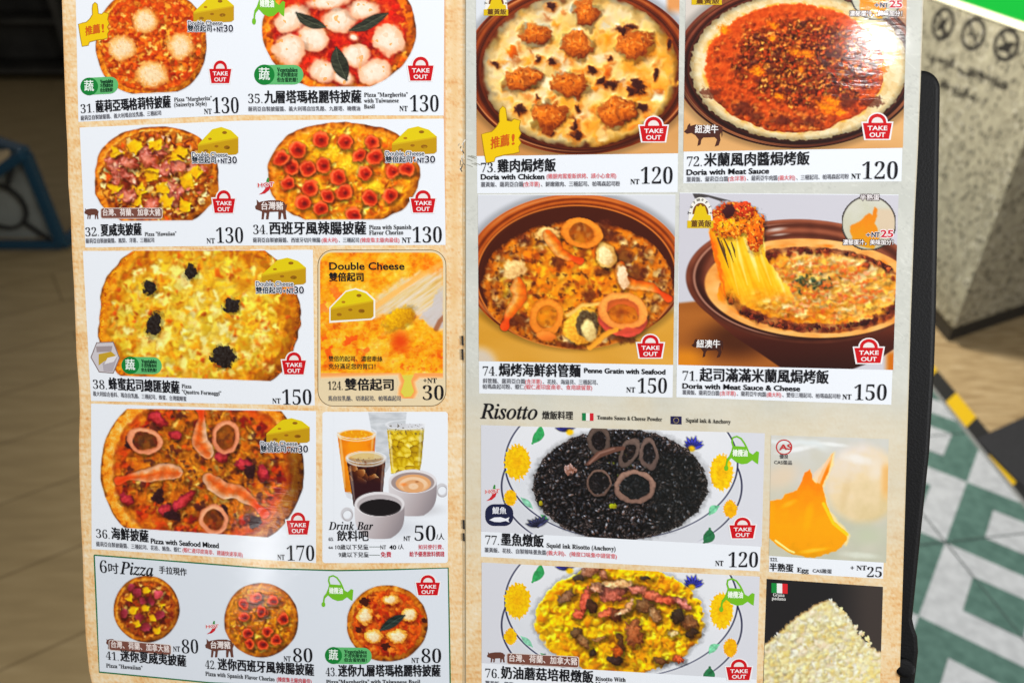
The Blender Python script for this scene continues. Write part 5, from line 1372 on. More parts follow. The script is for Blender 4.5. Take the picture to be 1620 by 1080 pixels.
def turmeric(par, x0, y0, x1, y1, full=0.0):
    p = Print(); w, h = x1 - x0, y1 - y0; f = lambda u, v: (x0 + u * w, y0 + v * h)
    if full: arc = 0
    a_ = [f(.5 + .46 * math.cos(math.pi * (1 - k / 14)), .62 - .6 * math.sin(math.pi * (1 - k / 14))) for k in range(15)]
    p.poly(a_ + [f(1, .98), f(0, .98)], (240, 236, 226), HB)
    p.poly([f(.5 + .32 * math.cos(math.pi * (1 - k / 12)), .56 - .36 * math.sin(math.pi * (1 - k / 12))) for k in range(13)], (128, 78, 28), HB + 1e-5)
    p.poly([f(.06, .98), f(.1, .8), f(.24, .58), f(.34, .3), (f(.42, .32)), f(.5, .24), f(.58, .32), f(.66, .3), f(.76, .56), f(.9, .6), f(.95, .98)], (228, 194, 14), HB + 2e-5)
    p.poly([f(-.02, .76), f(1, .76), f(1, 1), f(-.02, 1)], (222, 186, 14), HB + 3e-5)
    p.text('薑黃飯', *f(.14, .965), *f(.92, .965), h * .2, (104, 66, 16), 'cjk', HT, .3, (240, 206, 90), .6)
    for k, ch in enumerate('Turmeric'):
        a = math.pi * (.95 - .9 * k / 7); cx, cy = f(.5 + .41 * math.cos(a), .6 - .5 * math.sin(a)); r = a - math.pi / 2
        v, fc = glyphs(ch, 'ser'); s = h * .1 / ref_h('ser'); g = (v - np.array([(v[:, 0].max() + v[:, 0].min()) / 2, .2])) * s; c_, s_ = math.cos(r), math.sin(r)
        p.add(np.stack([cx + g[:, 0] * c_ - g[:, 1] * s_, cy - (g[:, 0] * s_ + g[:, 1] * c_)], 1), fc, (50, 46, 44), HT)
    p.build('turmeric_badge', par)


def egg_circle(par, cx, cy, r, cap_top, nt, cap):
    P = Pic((cx - r, cy - r), (cx + r, cy - r), (cx + r, cy + r), (cx - r, cy + r)); q, u, v = P.q(cx, cy, r, r)
    P.C = ramp(np.clip(.5 + .2 * P.n(20, 1, 2) - .3 * v, 0, 1), [(0, (190, 180, 150)), (.5, (206, 204, 182)), (1, (216, 214, 202))])
    P.put((222, 196, 164), P.poly_m([(cx + .2 * r, cy - .55 * r), (cx + r, cy - .5 * r), (cx + r, cy + .7 * r), (cx + .35 * r, cy + .3 * r)], 8) * .8)
    m = P.poly_m([(cx - .7 * r, cy + .1 * r), (cx - .35 * r, cy - .05 * r), (cx, cy - .38 * r), (cx + .12 * r, cy - .28 * r), (cx + .2 * r, cy - .6 * r), (cx + .32 * r, cy - .5 * r), (cx + .25 * r, cy), (cx + .4 * r, cy + .5 * r), (cx + .2 * r, cy + .95 * r), (cx - .6 * r, cy + .8 * r)], 2.5, 2)
    P.put(ramp(np.clip(.5 - v * .5 + .1 * P.n(9, 2, 2), 0, 1), [(0, (226, 160, 16)), (.5, (238, 140, 16)), (1, (232, 120, 14))]), m)
    P.A = ss((1 - q) * r / 1.2 + .5); P.put((44, 36, 34), ss(1 - np.abs(q - .985) * r / 1.1))
    P.build('egg_picture', par, HB - 3e-5, (44, 36, 34))
    p = Print()
    if cap_top: p.text('半熟蛋', cap_top[0], cap_top[1], cap_top[2], cap_top[1], 8.6, (246, 240, 240), 'cjk', HT, .2, (70, 40, 44), 1.3)
    x, e, y = nt; p.text('+', x, y, x + (e - x) * .14, y, 7, (26, 30, 56), 'sans', HT, .2, (244, 240, 240), .9); p.text('NT', x + (e - x) * .2, y, x + (e - x) * .5, y, 7.4, (26, 30, 56), 'sans', HT, .35, (244, 240, 240), 1.1); p.text('25', x + (e - x) * .53, y, e, y, 11, (206, 22, 48), 'sansb', HT, .2, (248, 240, 240), 1.5)
    p.text('濃郁蛋汁，美味加分！', cap[0], cap[2], cap[1], cap[2], 7.8, (246, 240, 238), 'cjk', HT, .25, (70, 42, 40), 1.2); p.build('egg_lettering', par)


def do72():
    par = panel([(1085, -40), (1436, -40), (1426, 287), (1081, 290)], 'panel with meat sauce doria in brown bowl')
    P = Pic((1085, -12), (1435, -12), (1428.5, 234), (1081, 240), (216, 206, 196)); X, Y = P.X, P.Y
    P.put(ramp(np.clip(.5 + .3 * P.n(60, 2, 3, 4, .2), 0, 1), [(0, (190, 142, 92)), (1, (220, 184, 138))]), ss((Y - 110) / 40)); P.put((204, 158, 120), ss((X - 1390) / 20) * ss((60 - Y) / 30))
    q, q2 = bowl(P, 1262, 104, 196, 131, 172, 116, 1264, 106, [(0, (40, 22, 20)), (.4, (72, 36, 28)), (.7, (114, 62, 48)), (1, (170, 112, 84))])
    f1, f2, idv, ox, oy = P.cell(6, 12, 1.3, .4, 2)
    m = ss((1 - q2 + .02 * P.n(10, 6, 2)) * 110 / 2 + .5)
    P.put(ramp(np.clip(.55 + .3 * P.n(22, 3, 3) + .2 * (idv - .5) - .15 * (q2 - .9), 0, 1), [(0, (182, 148, 92)), (.4, (216, 190, 142)), (.7, (232, 216, 176)), (1, (240, 230, 204))]), m); P.mul(.7, m * ss((q2 - .93) / .07))
    q3, u3, v3 = P.q(1257, 108, 143, 102, 0, .03, 30); ms = ss((1 - q3) * 100 / 2.5 + .5)
    P.put((226, 160, 50), ss(1 - np.abs(q3 - 1.0) / .05) * ss(.3 + P.n(20, 9, 2)) * .8)
    red = ramp(np.clip(.5 + .3 * P.n(9, 13, 3) + .15 * P.n(4, 14, 2), 0, 1), [(0, (150, 54, 24)), (.5, (194, 82, 36)), (1, (216, 122, 62))]); P.put(red, ms)
    f1, f2, idv, ox, oy = P.cell(6.5, 15, 1.1, .2, 2); g = ramp(np.clip(.45 + .8 * (idv - .5) - .3 * (ox + oy) + .2 * P.n(30, 16, 2), 0, 1), [(0, (62, 26, 22)), (.25, (112, 46, 28)), (.5, (162, 76, 36)), (.75, (200, 122, 56)), (1, (234, 182, 108))])
    reg = ss((1.05 - P.q(1277, 100, 118, 68, 8, .25, 30)[0]) / .25); P.put(g, ms * reg * .92); P.emboss(.5 - f1, .35, ms * reg)
    P.fill(950, 1278, 100, 118, 72, [(168, 70, 34), (196, 100, 46), (136, 50, 28), (220, 140, 66), (96, 36, 26), (186, 66, 28), (214, 140, 70), (152, 58, 30)], 1.5, 3.6, (.5, 1), seed=72, sh=0.26, shade=0.2, lob=.38, hl=.25, soft=1.2, dens=.55)
    P.fill(420, 1257, 112, 134, 92, [(196, 86, 38), (216, 126, 64), (160, 60, 30), (122, 48, 30), (184, 74, 36)], 1.4, 3.4, (.5, 1), seed=721, sh=0.15, shade=0.15, lob=.38, soft=1.4, dens=.3)
    reg2 = ss((P.q(1257, 108, 143, 102)[0] - .62) / .12) * ss((Y - 150) / 18) * ss((1330 - X) / 40); P.put(g * .9, ms * reg2 * ss(.6 + P.n(14, 18, 2)) * .75)
    for k in range(22):
        rn = random.Random(k + 50); a = rn.uniform(0, 6.3); r = math.sqrt(rn.random()) * .95; x, y = 1275 + 118 * r * math.cos(a), 98 + 66 * r * math.sin(a)
        P.blob(x, y, rn.uniform(3, 9), rn.uniform(2, 5), (64, 28, 28), rn.uniform(-40, 40), .5, 7, 4, 0, .1, .4, 5, None, .7)
    for (a, b, rx, ry) in ((225, 510, 16, 8), (1120, 560, 15, 9), (400, 600, 16, 9), (620, 665, 15, 6), (760, 670, 14, 6), (840, 580, 8, 5), (980, 560, 12, 10), (470, 640, 12, 6)): P.blob(1060 + a * .2871, b * .2871, rx, ry, (84, 36, 26), 0, .55, 9, 5, 0, .1, .4, 5, None, .75)
    for (a, b, rx, ry) in ((570, 140, 10, 6), (480, 390, 14, 9), (690, 290, 12, 7), (870, 590, 22, 12), (900, 560, 16, 8), (300, 165, 12, 6), (600, 530, 9, 6), (560, 215, 7, 5), (760, 300, 12, 6), (1175, 375, 8, 9), (720, 380, 7, 6), (940, 620, 10, 8)): P.blob(1060 + a * .2871, b * .2871, rx * .9, ry * .9, (232, 146, 28), 20, .5, 7, 5, 0, .1, .25, 4, (214, 104, 20), .8)
    P.warp(2.2, 7, ms); P.gloss(ms, .8, 2)
    P.sharpen(.9); P.build('dish_photo', par, HP, (216, 206, 196))
    turmeric(par, 1095, -32, 1142, 8, .2); egg_circle(par, 1387, -9, 41, None, (1384, 1427, 12), (1344, 1427, 26))
    cow(par, 1082, 195, 1143, 232, '紐澳牛', (1099.5, 211, 1136, 211, 12)); take_out(par, 1365, 180, 1411, 220)
    p = title(par, '72.', '米蘭風肉醬焗烤飯', 1087, 264, 1280.5, 261, 19.5); p.text('Doria with Meat Sauce', 1086.5, 277, 1216.5, 274.5, 8.6, BLACK, 'sans', HT, .42); p.build('title_lettering', par)
    small(par, [('薑黃飯、薩莉亞白醬', 1086.5, 288, 1152, 287, 7.4, GREY), ('(含洋蔥)', 1152, 287, 1180, 286, 7.4, RED), ('、薩莉亞牛肉醬', 1182, 286, 1230, 285.5, 7.4, GREY), ('(義大利)', 1231, 285.5, 1258, 285, 7.4, RED), ('、三種起司、帕瑪森起司粉', 1260, 285, 1343, 283, 7.4, GREY)])
    price(par, '120', (1347, 1361.5, 283), (1364, 1420, 257, 283.5))


def do74():
    par = panel([(756, 308), (1068.6, 308), (1064, 628.6), (758, 622)], 'panel with seafood penne gratin')
    P = Pic((756, 309), (1068.6, 309), (1065, 577), (757.5, 571), (218, 220, 226)); X, Y = P.X, P.Y
    P.put(ramp(np.clip(.5 + .3 * P.n(60, 2, 3, 4, .2), 0, 1), [(0, (186, 134, 44)), (1, (212, 170, 100))]), ss((Y - 470) / 30)); P.put((214, 206, 200), ss((1 - np.hypot((X - 756) / 40, (Y - 580) / 40)) * 2) * .8)
    q, q2 = bowl(P, 911, 428, 174, 121, 152, 112, 914, 440, [(0, (84, 36, 16)), (.35, (126, 58, 24)), (.65, (168, 86, 36)), (1, (200, 122, 62))])
    qi, ui, vi = P.q(912, 438, 158, 113); P.put((58, 26, 18), ss((1 - qi) * 60) * .85); P.put((206, 128, 66), ss(1 - np.abs(qi - 1) / .018) * .8)
    qf, uf, vf = P.q(914, 450, 151, 100, 0, .03, 22); m = ss((1 - qf) * 90 / 2 + .5)
    f1, f2, idv, ox, oy = P.cell(9, 12, 1.8, P.n(50, 5, 2) * 2, 4)
    t = .5 + .32 * P.n(24, 3, 4) + .2 * (idv - .5) - .15 * (f1 - .4) - .28 * ss((qf - .65) / .35) + .12 * ss(.6 - qf)
    P.put(ramp(np.clip(t, 0, 1), [(0, (104, 48, 22)), (.2, (174, 92, 28)), (.4, (214, 128, 36)), (.6, (230, 154, 48)), (.8, (234, 172, 70)), (1, (238, 196, 116))]), m); P.emboss(P.n(7, 7, 3), .4, m); P.emboss(.5 - f1, .25, m)
    P.fill(330, 905, 452, 112, 74, [(240, 172, 52), (232, 140, 34), (244, 196, 88), (214, 108, 26), (242, 182, 66), (228, 126, 34)], 3, 9, (.4, .9), seed=741, sh=0.14, shade=0.14, lob=.38, soft=2.4)
    P.fill(150, 914, 450, 140, 92, [(214, 174, 116), (206, 150, 84), (160, 92, 46), (224, 190, 136), (110, 54, 32)], 3, 8, (.4, .8), seed=742, dens=.1, sh=0.25, shade=0.18, lob=.38, soft=1.6)
    P.fill(120, 905, 452, 120, 80, [(120, 56, 26), (168, 84, 30), (84, 36, 24)], 1.2, 4, (.4, .9), seed=743, sh=0, shade=.2, soft=2)
    P.warp(4, 12, m, 60, 2); P.gloss(m, .3)
    rim = m * ss((qf - .7) / .2); speckle(P, 8, .25, (218, 176, 110), 19, .4, 2, rim); speckle(P, 11, .35, (60, 26, 20), 21, .7, 3, m)
    z = lambda a, b: (755 + a * .2546, 305 + b * .2546)
    for k in range(30):
        rn = random.Random(k + 5); a = rn.uniform(0, 6.3); r = math.sqrt(rn.random()) * .8; P.blob(900 + 130 * r * math.cos(a), 452 + 84 * r * math.sin(a), rn.uniform(3, 8), rn.uniform(2, 4), (150, 66, 24), rn.uniform(-60, 60), .5, 6, 3, 0, 0, .3, 4, None, .75)
    for (a, b, rx, ry) in ((800, 270, 20, 9), (900, 390, 16, 12), (990, 500, 14, 16), (260, 780, 14, 12), (770, 490, 12, 7), (690, 640, 9, 12), (900, 900, 22, 8), (580, 950, 22, 4), (510, 430, 12, 10), (790, 200, 10, 10)): P.blob(*z(a, b), rx, ry, (84, 38, 24), 10, .45, 12, 6, 0, .1, .3, 6, None, .75)
    P.blob(*z(225, 480), 20, 13, (226, 188, 130), -10, .4, 14, 4, .25, .2, .15); P.blob(*z(440, 255), 20, 11, (226, 180, 116), 10, .4, 9, 2.5, .35, .25, .2)
    P.blob(*z(800, 390), 16, 20, (214, 172, 104), -20, .12, 9, 2, .5, .3, .15); P.blob(*z(800, 395), 11, 15, (236, 212, 160), -20, .15, 9, 3, 0, .2, .15)
    P.ring(*z(650, 250), 34, 24, (232, 152, 64), (170, 82, 26), 15, .42, (150, 76, 24)); P.ring(*z(430, 770), 28, 30, (230, 150, 64), (176, 88, 34), 20, .42, (206, 130, 40))
    P.blob(*z(430, 890), 16, 8, (220, 128, 60), 5, .2, 8, 2, .2); P.blob(*z(800, 840), 5, 5, (200, 120, 60), 0)
    P.shrimp([z(440, 260), z(480, 320), z(500, 370), z(560, 400), z(640, 425)], 20, 2); P.shrimp([z(250, 560), z(265, 650), z(220, 720), z(190, 770), z(170, 830)], 24, 4); P.shrimp([z(890, 450), z(900, 540), z(980, 580), z(1080, 580), z(1190, 660)], 20, 6)
    P.blob(*z(905, 520), 9, 20, (238, 206, 168), -5, .25, 8, 2, .3, .2, .12)
    m2, qq = P.blob(*z(660, 830), 31, 27, (216, 156, 62), -25, .12, 12, 2, .45, .3, .2); P.blob(*z(685, 820), 19, 23, (84, 66, 46), -10, .15, 7, 3, 0, .1, .5); P.blob(*z(690, 850), 12, 17, (226, 204, 144), -10, .15, 7, 4, 0, .25, .12)
    P.line([z(560, 760), z(660, 700), z(780, 680)], 6, (234, 190, 110), 3)
    P.ring(*z(905, 775), 40, 32, (214, 96, 76), (176, 56, 50), 12, .36, None); P.ring(*z(905, 735), 41, 30, (236, 168, 92), (190, 92, 44), 10, .36, (190, 106, 40)); P.put((120, 54, 26), ss(1 - P.q(*z(890, 740), 20, 10)[0]) * .8)
    P.line([z(700, 960), z(780, 890), z(860, 850)], 9, (226, 160, 66), 3); P.line([z(880, 880), z(930, 850), z(1000, 860)], 7, (190, 80, 60), 3)
    P.warp(2, 30, m, 66); P.gloss(m, .22)
    P.sharpen(.45); P.build('dish_photo', par, HP, (218, 220, 226))
    take_out(par, 1008, 529.5, 1050, 565.5)
    p = title(par, '74.', '焗烤海鮮斜管麵', 764, 594.5, 918, 596.5, 18.5); p.text('Penne Gratin with Seafood', 924.5, 589.5, 1052.5, 592, 7.6, BLACK, 'sans', HT, .4); p.build('title_lettering', par)
    small(par, [('斜管麵、薩莉亞白醬', 764, 606, 831, 607, 7.2, GREY), ('(含洋蔥)', 831, 607, 857, 607.5, 7.2, RED), ('、花枝、海扇貝、三種起司、', 859, 607.5, 946, 608.5, 7.2, GREY), ('帕瑪森起司粉、蝦仁', 764, 615, 829, 615.5, 7.2, GREY), ('(蝦仁產印度南非、食用請留意)', 830, 615.5, 937, 617, 7.2, RED)])
    price(par, '150', (991, 1005, 620.5), (1009, 1055, 599, 622))


def do71():
    par = panel([(1075, 305), (1421.7, 308), (1410, 640), (1070, 628)], 'panel with cheese pull doria and half boiled egg')
    P = Pic((1075, 306), (1421.7, 309), (1413, 585), (1073, 577), (206, 204, 212)); X, Y = P.X, P.Y
    z = lambda a, b: (1075 + a * .2686, 300 + b * .2686)
    P.put(ramp(np.clip(.5 + .3 * P.n(60, 2, 3, 5, 0), 0, 1), [(0, (126, 74, 36)), (1, (172, 112, 58))]), ss((Y - 476 + (X - 1075) * .1) / 6) * ss((1300 - X) / 30)); P.put((196, 128, 44), ss((Y - 540) / 25) * ss((1140 - X) / 50)); P.put((184, 108, 30), ss((X - 1395) / 14) * ss((Y - 545) / 20))
    P.put((64, 34, 20), ss(1.2 - P.q(*z(340, 880), 78, 40)[0]) * .9)
    # bowl wall below the rim, then the rim
    m = P.poly_m([z(45, 520), z(90, 640), z(200, 760), z(330, 870), z(470, 960), z(600, 1050), z(1010, 1060), z(1170, 1000), z(1320, 900), z(1320, 500)], 3); P.put(ramp(np.clip((Y - 500) / 90 + .15 * P.n(50, 8, 2, 5), 0, 1), [(0, (98, 50, 34)), (.4, (64, 30, 22)), (1, (44, 22, 18))]), m)
    q, u, v = P.q(*z(740, 540), 189, 98, 3); mo = ss((1 - q) * 90 / 2 + .5); P.put(ramp(np.clip(.35 - .3 * v + .25 * np.sin(q * 40) + .1 * P.n(30, 9, 2), 0, 1), [(0, (50, 26, 20)), (.5, (96, 52, 38)), (1, (156, 96, 72))]), mo)
    P.put((222, 206, 196), ss(1 - P.q(*z(570, 235), 24, 5, -8)[0]) * .85); P.put((222, 206, 196), ss(1 - P.q(*z(590, 265), 22, 3, -6)[0]) * .7); P.put((196, 150, 130), ss(1 - np.abs(q - .93) / .02) * ss(-u * 2) * .7)
    q2, u2, v2 = P.q(*z(780, 580), 170, 78, 3); mi_ = ss((1 - q2) * 70 / 2 + .5); P.put(ramp(np.clip(.5 + .3 * P.n(26, 10, 3, 2), 0, 1), [(0, (190, 110, 50)), (.5, (226, 172, 104)), (1, (236, 210, 168))]), mi_); P.put((214, 114, 30), mi_ * ss(1 - np.abs(q2 - .88) / .06) * ss(.3 + P.n(30, 11, 2)) * .8)
    q3, u3, v3 = P.q(*z(800, 590), 148, 68, 3, .03, 20); P.put(ramp(np.clip(.5 + .4 * P.n(7, 12, 3), 0, 1), [(0, (52, 22, 22)), (.5, (98, 42, 28)), (1, (176, 90, 50))]), ss((1 - q3) * 60 / 3 + .5) * np.clip(.75 + .6 * P.n(22, 33, 2), .25, .95))
    q4, u4, v4 = P.q(*z(810, 580), 134, 57, 3, .06, 26); m4 = ss((1 - q4) * 50 / 3 + .5)
    f1, f2, idv, ox, oy = P.cell(9, 14, 1.9, -.15, 5)
    t = .5 + .3 * P.n(24, 13, 4, 1.6) + .3 * (idv - .5) - .2 * (f1 - .4) + .25 * np.clip(u4, -.5, .5) - .2 * v4
    P.put(ramp(np.clip(t, 0, 1), [(0, (186, 92, 26)), (.25, (214, 140, 36)), (.5, (234, 170, 70)), (.75, (244, 204, 126)), (1, (248, 226, 176))]), m4); P.emboss(P.n(8, 16, 3, 1.5), .4, m4)
    P.fill(560, *z(825, 580), 118, 48, [(244, 186, 88), (248, 214, 148), (236, 150, 58), (248, 222, 170), (244, 190, 92), (230, 134, 56), (246, 198, 116)], 2.4, 8, (.3, .6), (-35, 20), seed=711, sh=0.14, shade=0.14, lob=.38, soft=1.6)
    P.fill(150, *z(830, 560), 100, 40, [(220, 112, 62), (206, 90, 40), (232, 150, 110)], 1.6, 5, (.3, .6), (-40, 20), seed=712, sh=.05, shade=.25, soft=1.8)
    P.fill(150, *z(800, 590), 142, 63, [(74, 28, 24), (120, 50, 32), (52, 22, 22), (166, 84, 50), (98, 38, 28)], 2, 5, (.5, 1), seed=713, dens=.03, sh=.25, shade=.22, hl=.1, soft=1.4, lob=.38)
    speckle(P, 9, .35, (206, 98, 50), 41, .75, 3, m4 * ss((X - 1210) / 40)); speckle(P, 7, .55, (130, 60, 30), 43, .6, 2, m4)
    for k in range(44):
        rn = random.Random(k + 3); x, y = z(rn.gauss(800, 65), rn.gauss(545, 24)); P.blob(x, y, rn.uniform(1.4, 4), rn.uniform(1, 2), (40, 58, 40), rn.uniform(-50, 50), .4, 3, 1.5, 0, .2, .3)
    P.warp(3.5, 10, m4, 60, 2); P.gloss(m4, .28, 4)
    # stretched cheese: one soft sheet that thins into strands at its left edge
    m = P.poly_m([z(172, 225), z(186, 320), z(212, 430), z(238, 540), z(225, 650), z(330, 720), z(520, 730), z(690, 650), z(620, 550), z(560, 480), z(515, 400), z(500, 300), z(480, 220), z(380, 170)], 4, 4, 22)
    base_y = 300 + .2686 * (640 + 30 * P.n(26, 46, 2)); m = m * (1 - ss((Y - base_y + 24) / 48))
    bend = (X - 1130) * .92 - (Y - 380) * .34; st = .6 * perlin(bend / 13, Y / 70, 5) + .32 * perlin(bend / 4.5, Y / 60, 9) + .22 * P.n(18, 44, 2)
    P.put(ramp(np.clip(.55 + .42 * st + .1 * ss((X - 1150) / 40) - .16 * ss((1146 - X + (Y - 380) * .35) / 18), 0, 1), [(0, (196, 100, 24)), (.25, (226, 140, 24)), (.5, (238, 172, 36)), (.75, (244, 198, 76)), (1, (250, 228, 168))]), m)
    for (a, b, c, d, w, al_) in ((330, 260, 400, 560, 5, .5), (400, 250, 470, 540, 7, .45), (455, 280, 540, 560, 5, .4), (290, 330, 350, 620, 3, .4), (205, 330, 262, 560, 3, .5)): P.line([z(a, b), z((a + c) / 2 - 6, (b + d) / 2), z(c, d)], w, (252, 236, 184), 4, [.2, 1, .2], al_)
    for (a, b, c, d, w) in ((225, 285, 290, 460, 4.5), (262, 290, 318, 430, 3), (305, 310, 330, 400, 3), (245, 300, 275, 400, 2)): P.line([z(a, b), z((a + c) / 2 + 4, (b + d) / 2), z(c, d)], w, (56, 40, 40), 1.4, [.6, 1, .1], .85)
    P.put((226, 96, 16), P.poly_m([z(175, 250), z(205, 320), z(250, 470), z(275, 640), z(250, 560), z(215, 430), z(190, 330)], 4, 2) * .8)
    for (a, b, rx, ry, c) in ((330, 110, 20, 9, (190, 84, 28)), (280, 160, 24, 22, (150, 58, 24)), (350, 160, 24, 22, (196, 92, 30)), (270, 210, 22, 18, (202, 92, 24)), (420, 190, 22, 20, (222, 120, 30)), (450, 270, 13, 26, (206, 100, 28)), (380, 120, 16, 12, (180, 66, 34)), (300, 230, 20, 14, (226, 136, 34))):
        m, qq = P.blob(*z(a, b), rx, ry, c, 10, .3, 9, 2.2, .25, .4, .35, 6); speckle(P, 6, .3, (240, 184, 90), a, .75, 2, m); speckle(P, 6, .35, (88, 30, 24), b, .7, 2, m)
    P.blob(*z(290, 130), 10, 12, (60, 28, 30), 30, .3, 8, 4, 0)
    m = P.poly_m([z(75, 20), z(115, 22), z(170, 32), z(300, 65), z(240, 68), z(170, 45), z(90, 52)], 2); P.put((58, 52, 52), m * .9)
    P.sharpen(.45); P.build('dish_photo', par, HP, (206, 204, 212))
    turmeric(par, 1088, 311, 1128.5, 361); egg_circle(par, 1374.5, 353, 42.5, (1360.5, 317, 1391), (1370.5, 1413, 375), (1333.5, 1413, 387.5))
    cow(par, 1094, 535, 1144, 566, '紐澳牛', (1102, 550, 1139, 550, 11.5), (66, 32, 24)); take_out(par, 1351.5, 536, 1397.5, 574)
    p = title(par, '71.', '起司滿滿米蘭風焗烤飯', 1080, 602.5, 1310.7, 607, 19.5); p.text('Doria with Meat Sauce & Cheese', 1080, 614, 1265.7, 618.5, 8, BLACK, 'sans', HT, .42); p.build('title_lettering', par)
    small(par, [('薑黃飯、薩莉亞白醬', 1080, 624, 1138, 625.5, 7, GREY), ('(含洋蔥)', 1139, 625.5, 1164, 626, 7, RED), ('、薩莉亞牛肉醬', 1166, 626, 1212, 627.5, 7, GREY), ('(義大利)', 1213, 627.5, 1236, 628, 7, RED), ('、雙倍三種起司、帕瑪森起司粉', 1238, 628, 1330, 630.5, 7, GREY)])
    price(par, '150', (1333, 1347, 631.7), (1351.5, 1402.5, 609, 633))


def flag3(p, x0, y0, x1, y1, dy, cols, h):
    n = len(cols)
    for k, c in enumerate(cols):
        a, b = x0 + (x1 - x0) * k / n, x0 + (x1 - x0) * (k + 1) / n; p.poly([(a, y0 + dy * k / n), (b, y0 + dy * (k + 1) / n), (b, y1 + dy * (k + 1) / n), (a, y1 + dy * k / n)], c, h)


def do_header():
    p = Print(); p.text('Risotto', 760, 661.5, 850, 663, 23.5, BLACK, 'it', HT, .35); p.text('燉飯料理', 858, 663, 906.5, 663.5, 12, (40, 38, 36), 'cjk', HT, .25)
    p.text('Tomato Sauce & Cheese Powder', 945, 663, 1047.6, 666, 6.2, (40, 38, 36), 'serb', HT); p.text('Squid ink & Anchovy', 1085.5, 667.5, 1156, 670, 6.4, (40, 38, 36), 'serb', HT); o = p.build('section_lettering', menu)
    p = Print(); flag3(p, 921, 653, 939, 665, .4, ((20, 128, 70), (238, 236, 232), (208, 32, 44)), HB); p.build('flag_badge', menu, 'green white red flag')
    p = Print(); p.poly([(1061, 658), (1078.4, 658.5), (1078.4, 671), (1061, 670.5)], (36, 32, 76), HB)
    for k in range(12): a = k * math.pi / 6; p.ell(1069.7 + 4 * math.cos(a), 664.6 + 4 * math.sin(a), .65, .65, (206, 186, 110), HB + 2e-5, 6)
    p.build('flag_badge', menu, 'blue flag with a ring of stars')


def plate(P, k):
    """white flower painted dish; k shifts the drawing down the page"""
    X, Y = P.X, P.Y; z = lambda a, b: (740 + a * .2963, 630 + b * .2963 + k)
    P.C[:] = np.array((216, 217, 224.)); P.put((222, 224, 230), ss((Y - (820 + k)) / 60) * .6)
    q2, u2, v2 = P.q(*z(822, 470), 190, 112); P.put((214, 216, 222), ss((1 - q2) * 40)); P.put((36, 38, 66), ss(1 - np.abs(q2 - 1) * 112 / 1.6) * ss(np.abs(u2) * 4 - 2.4))
    q, u, v = P.q(*z(820, 345), 184, 120); a = ss((1 - q) * 100 + .5)
    P.put(ramp(np.clip(.6 - .25 * v + .15 * u * (v > 0) + .08 * P.n(40, 2, 2), 0, 1), [(0, (204, 208, 214)), (.5, (224, 226, 231)), (1, (238, 238, 241))]), a); P.put((34, 38, 70), ss(1 - np.abs(q - 1) * 120 / 1.7) * np.clip(.55 + .45 * np.abs(u), 0, 1)); P.put((226, 228, 232), ss(1 - np.abs(q - .965) * 120 / 1.5) * .6)
    for (a_, b, rx, ry, c) in ((265, 340, 22, 30, (226, 184, 14)), (1355, 395, 20, 31, (230, 188, 16)), (228, 530, 11, 14, (222, 178, 20)), (1402, 590, 12, 16, (222, 170, 30))):
        q, u, v = P.q(*z(a_, b), rx, ry, 0, .12, 5); sp = .12 * np.abs(np.sin(np.arctan2(v, u) * 11)); P.put(np.array(c) * (1 + .12 * P.n(6, 9, 3))[..., None], ss((1 - q - sp) * 16 + .5)); P.put((206, 150, 8), ss(1 - q * 1.8) * .5)
    for (pts, w, c) in ((((390, 145), (385, 190), (345, 240)), 15, (46, 140, 78)), (((1290, 620), (1310, 590), (1340, 575)), 12, (120, 190, 150)), (((1292, 695), (1290, 735), (1262, 770)), 18, (34, 96, 58)), (((285, 530), (320, 560), (345, 585)), 9, (130, 190, 160)), (((390, 620), (430, 650)), 6, (70, 140, 90))): d_, al_, sd_ = P.seg([z(*a_) for a_ in pts]); P.put(np.array(c) * (1 + .2 * P.n(7, 77, 2))[..., None], ss((w / 2 * np.sin(np.pi * np.clip(al_, .05, .95)) ** .8 - d_) / 2 + .5) * .9)
    rn = random.Random(5)
    for (a_, b, s, c, n) in ((535, 155, 1, (40, 40, 92), 6), (1205, 250, -1, (48, 50, 120), 8), (375, 665, 1, (44, 46, 66), 7)):
        for i in range(n): t = -2.9 + 2.6 * i / n + (0 if s > 0 else .2); r = rn.uniform(55, 85); P.leaf([z(a_, b + 18), z(a_ + r * math.cos(t) * .9, b + 18 + r * math.sin(t) * .8)], 6, c)
    P.put((226, 186, 24), ss(1.4 - P.q(*z(545, 180), 6, 5)[0])); P.put((226, 186, 24), ss(1.4 - P.q(*z(1195, 268), 6, 5)[0]))
    return z


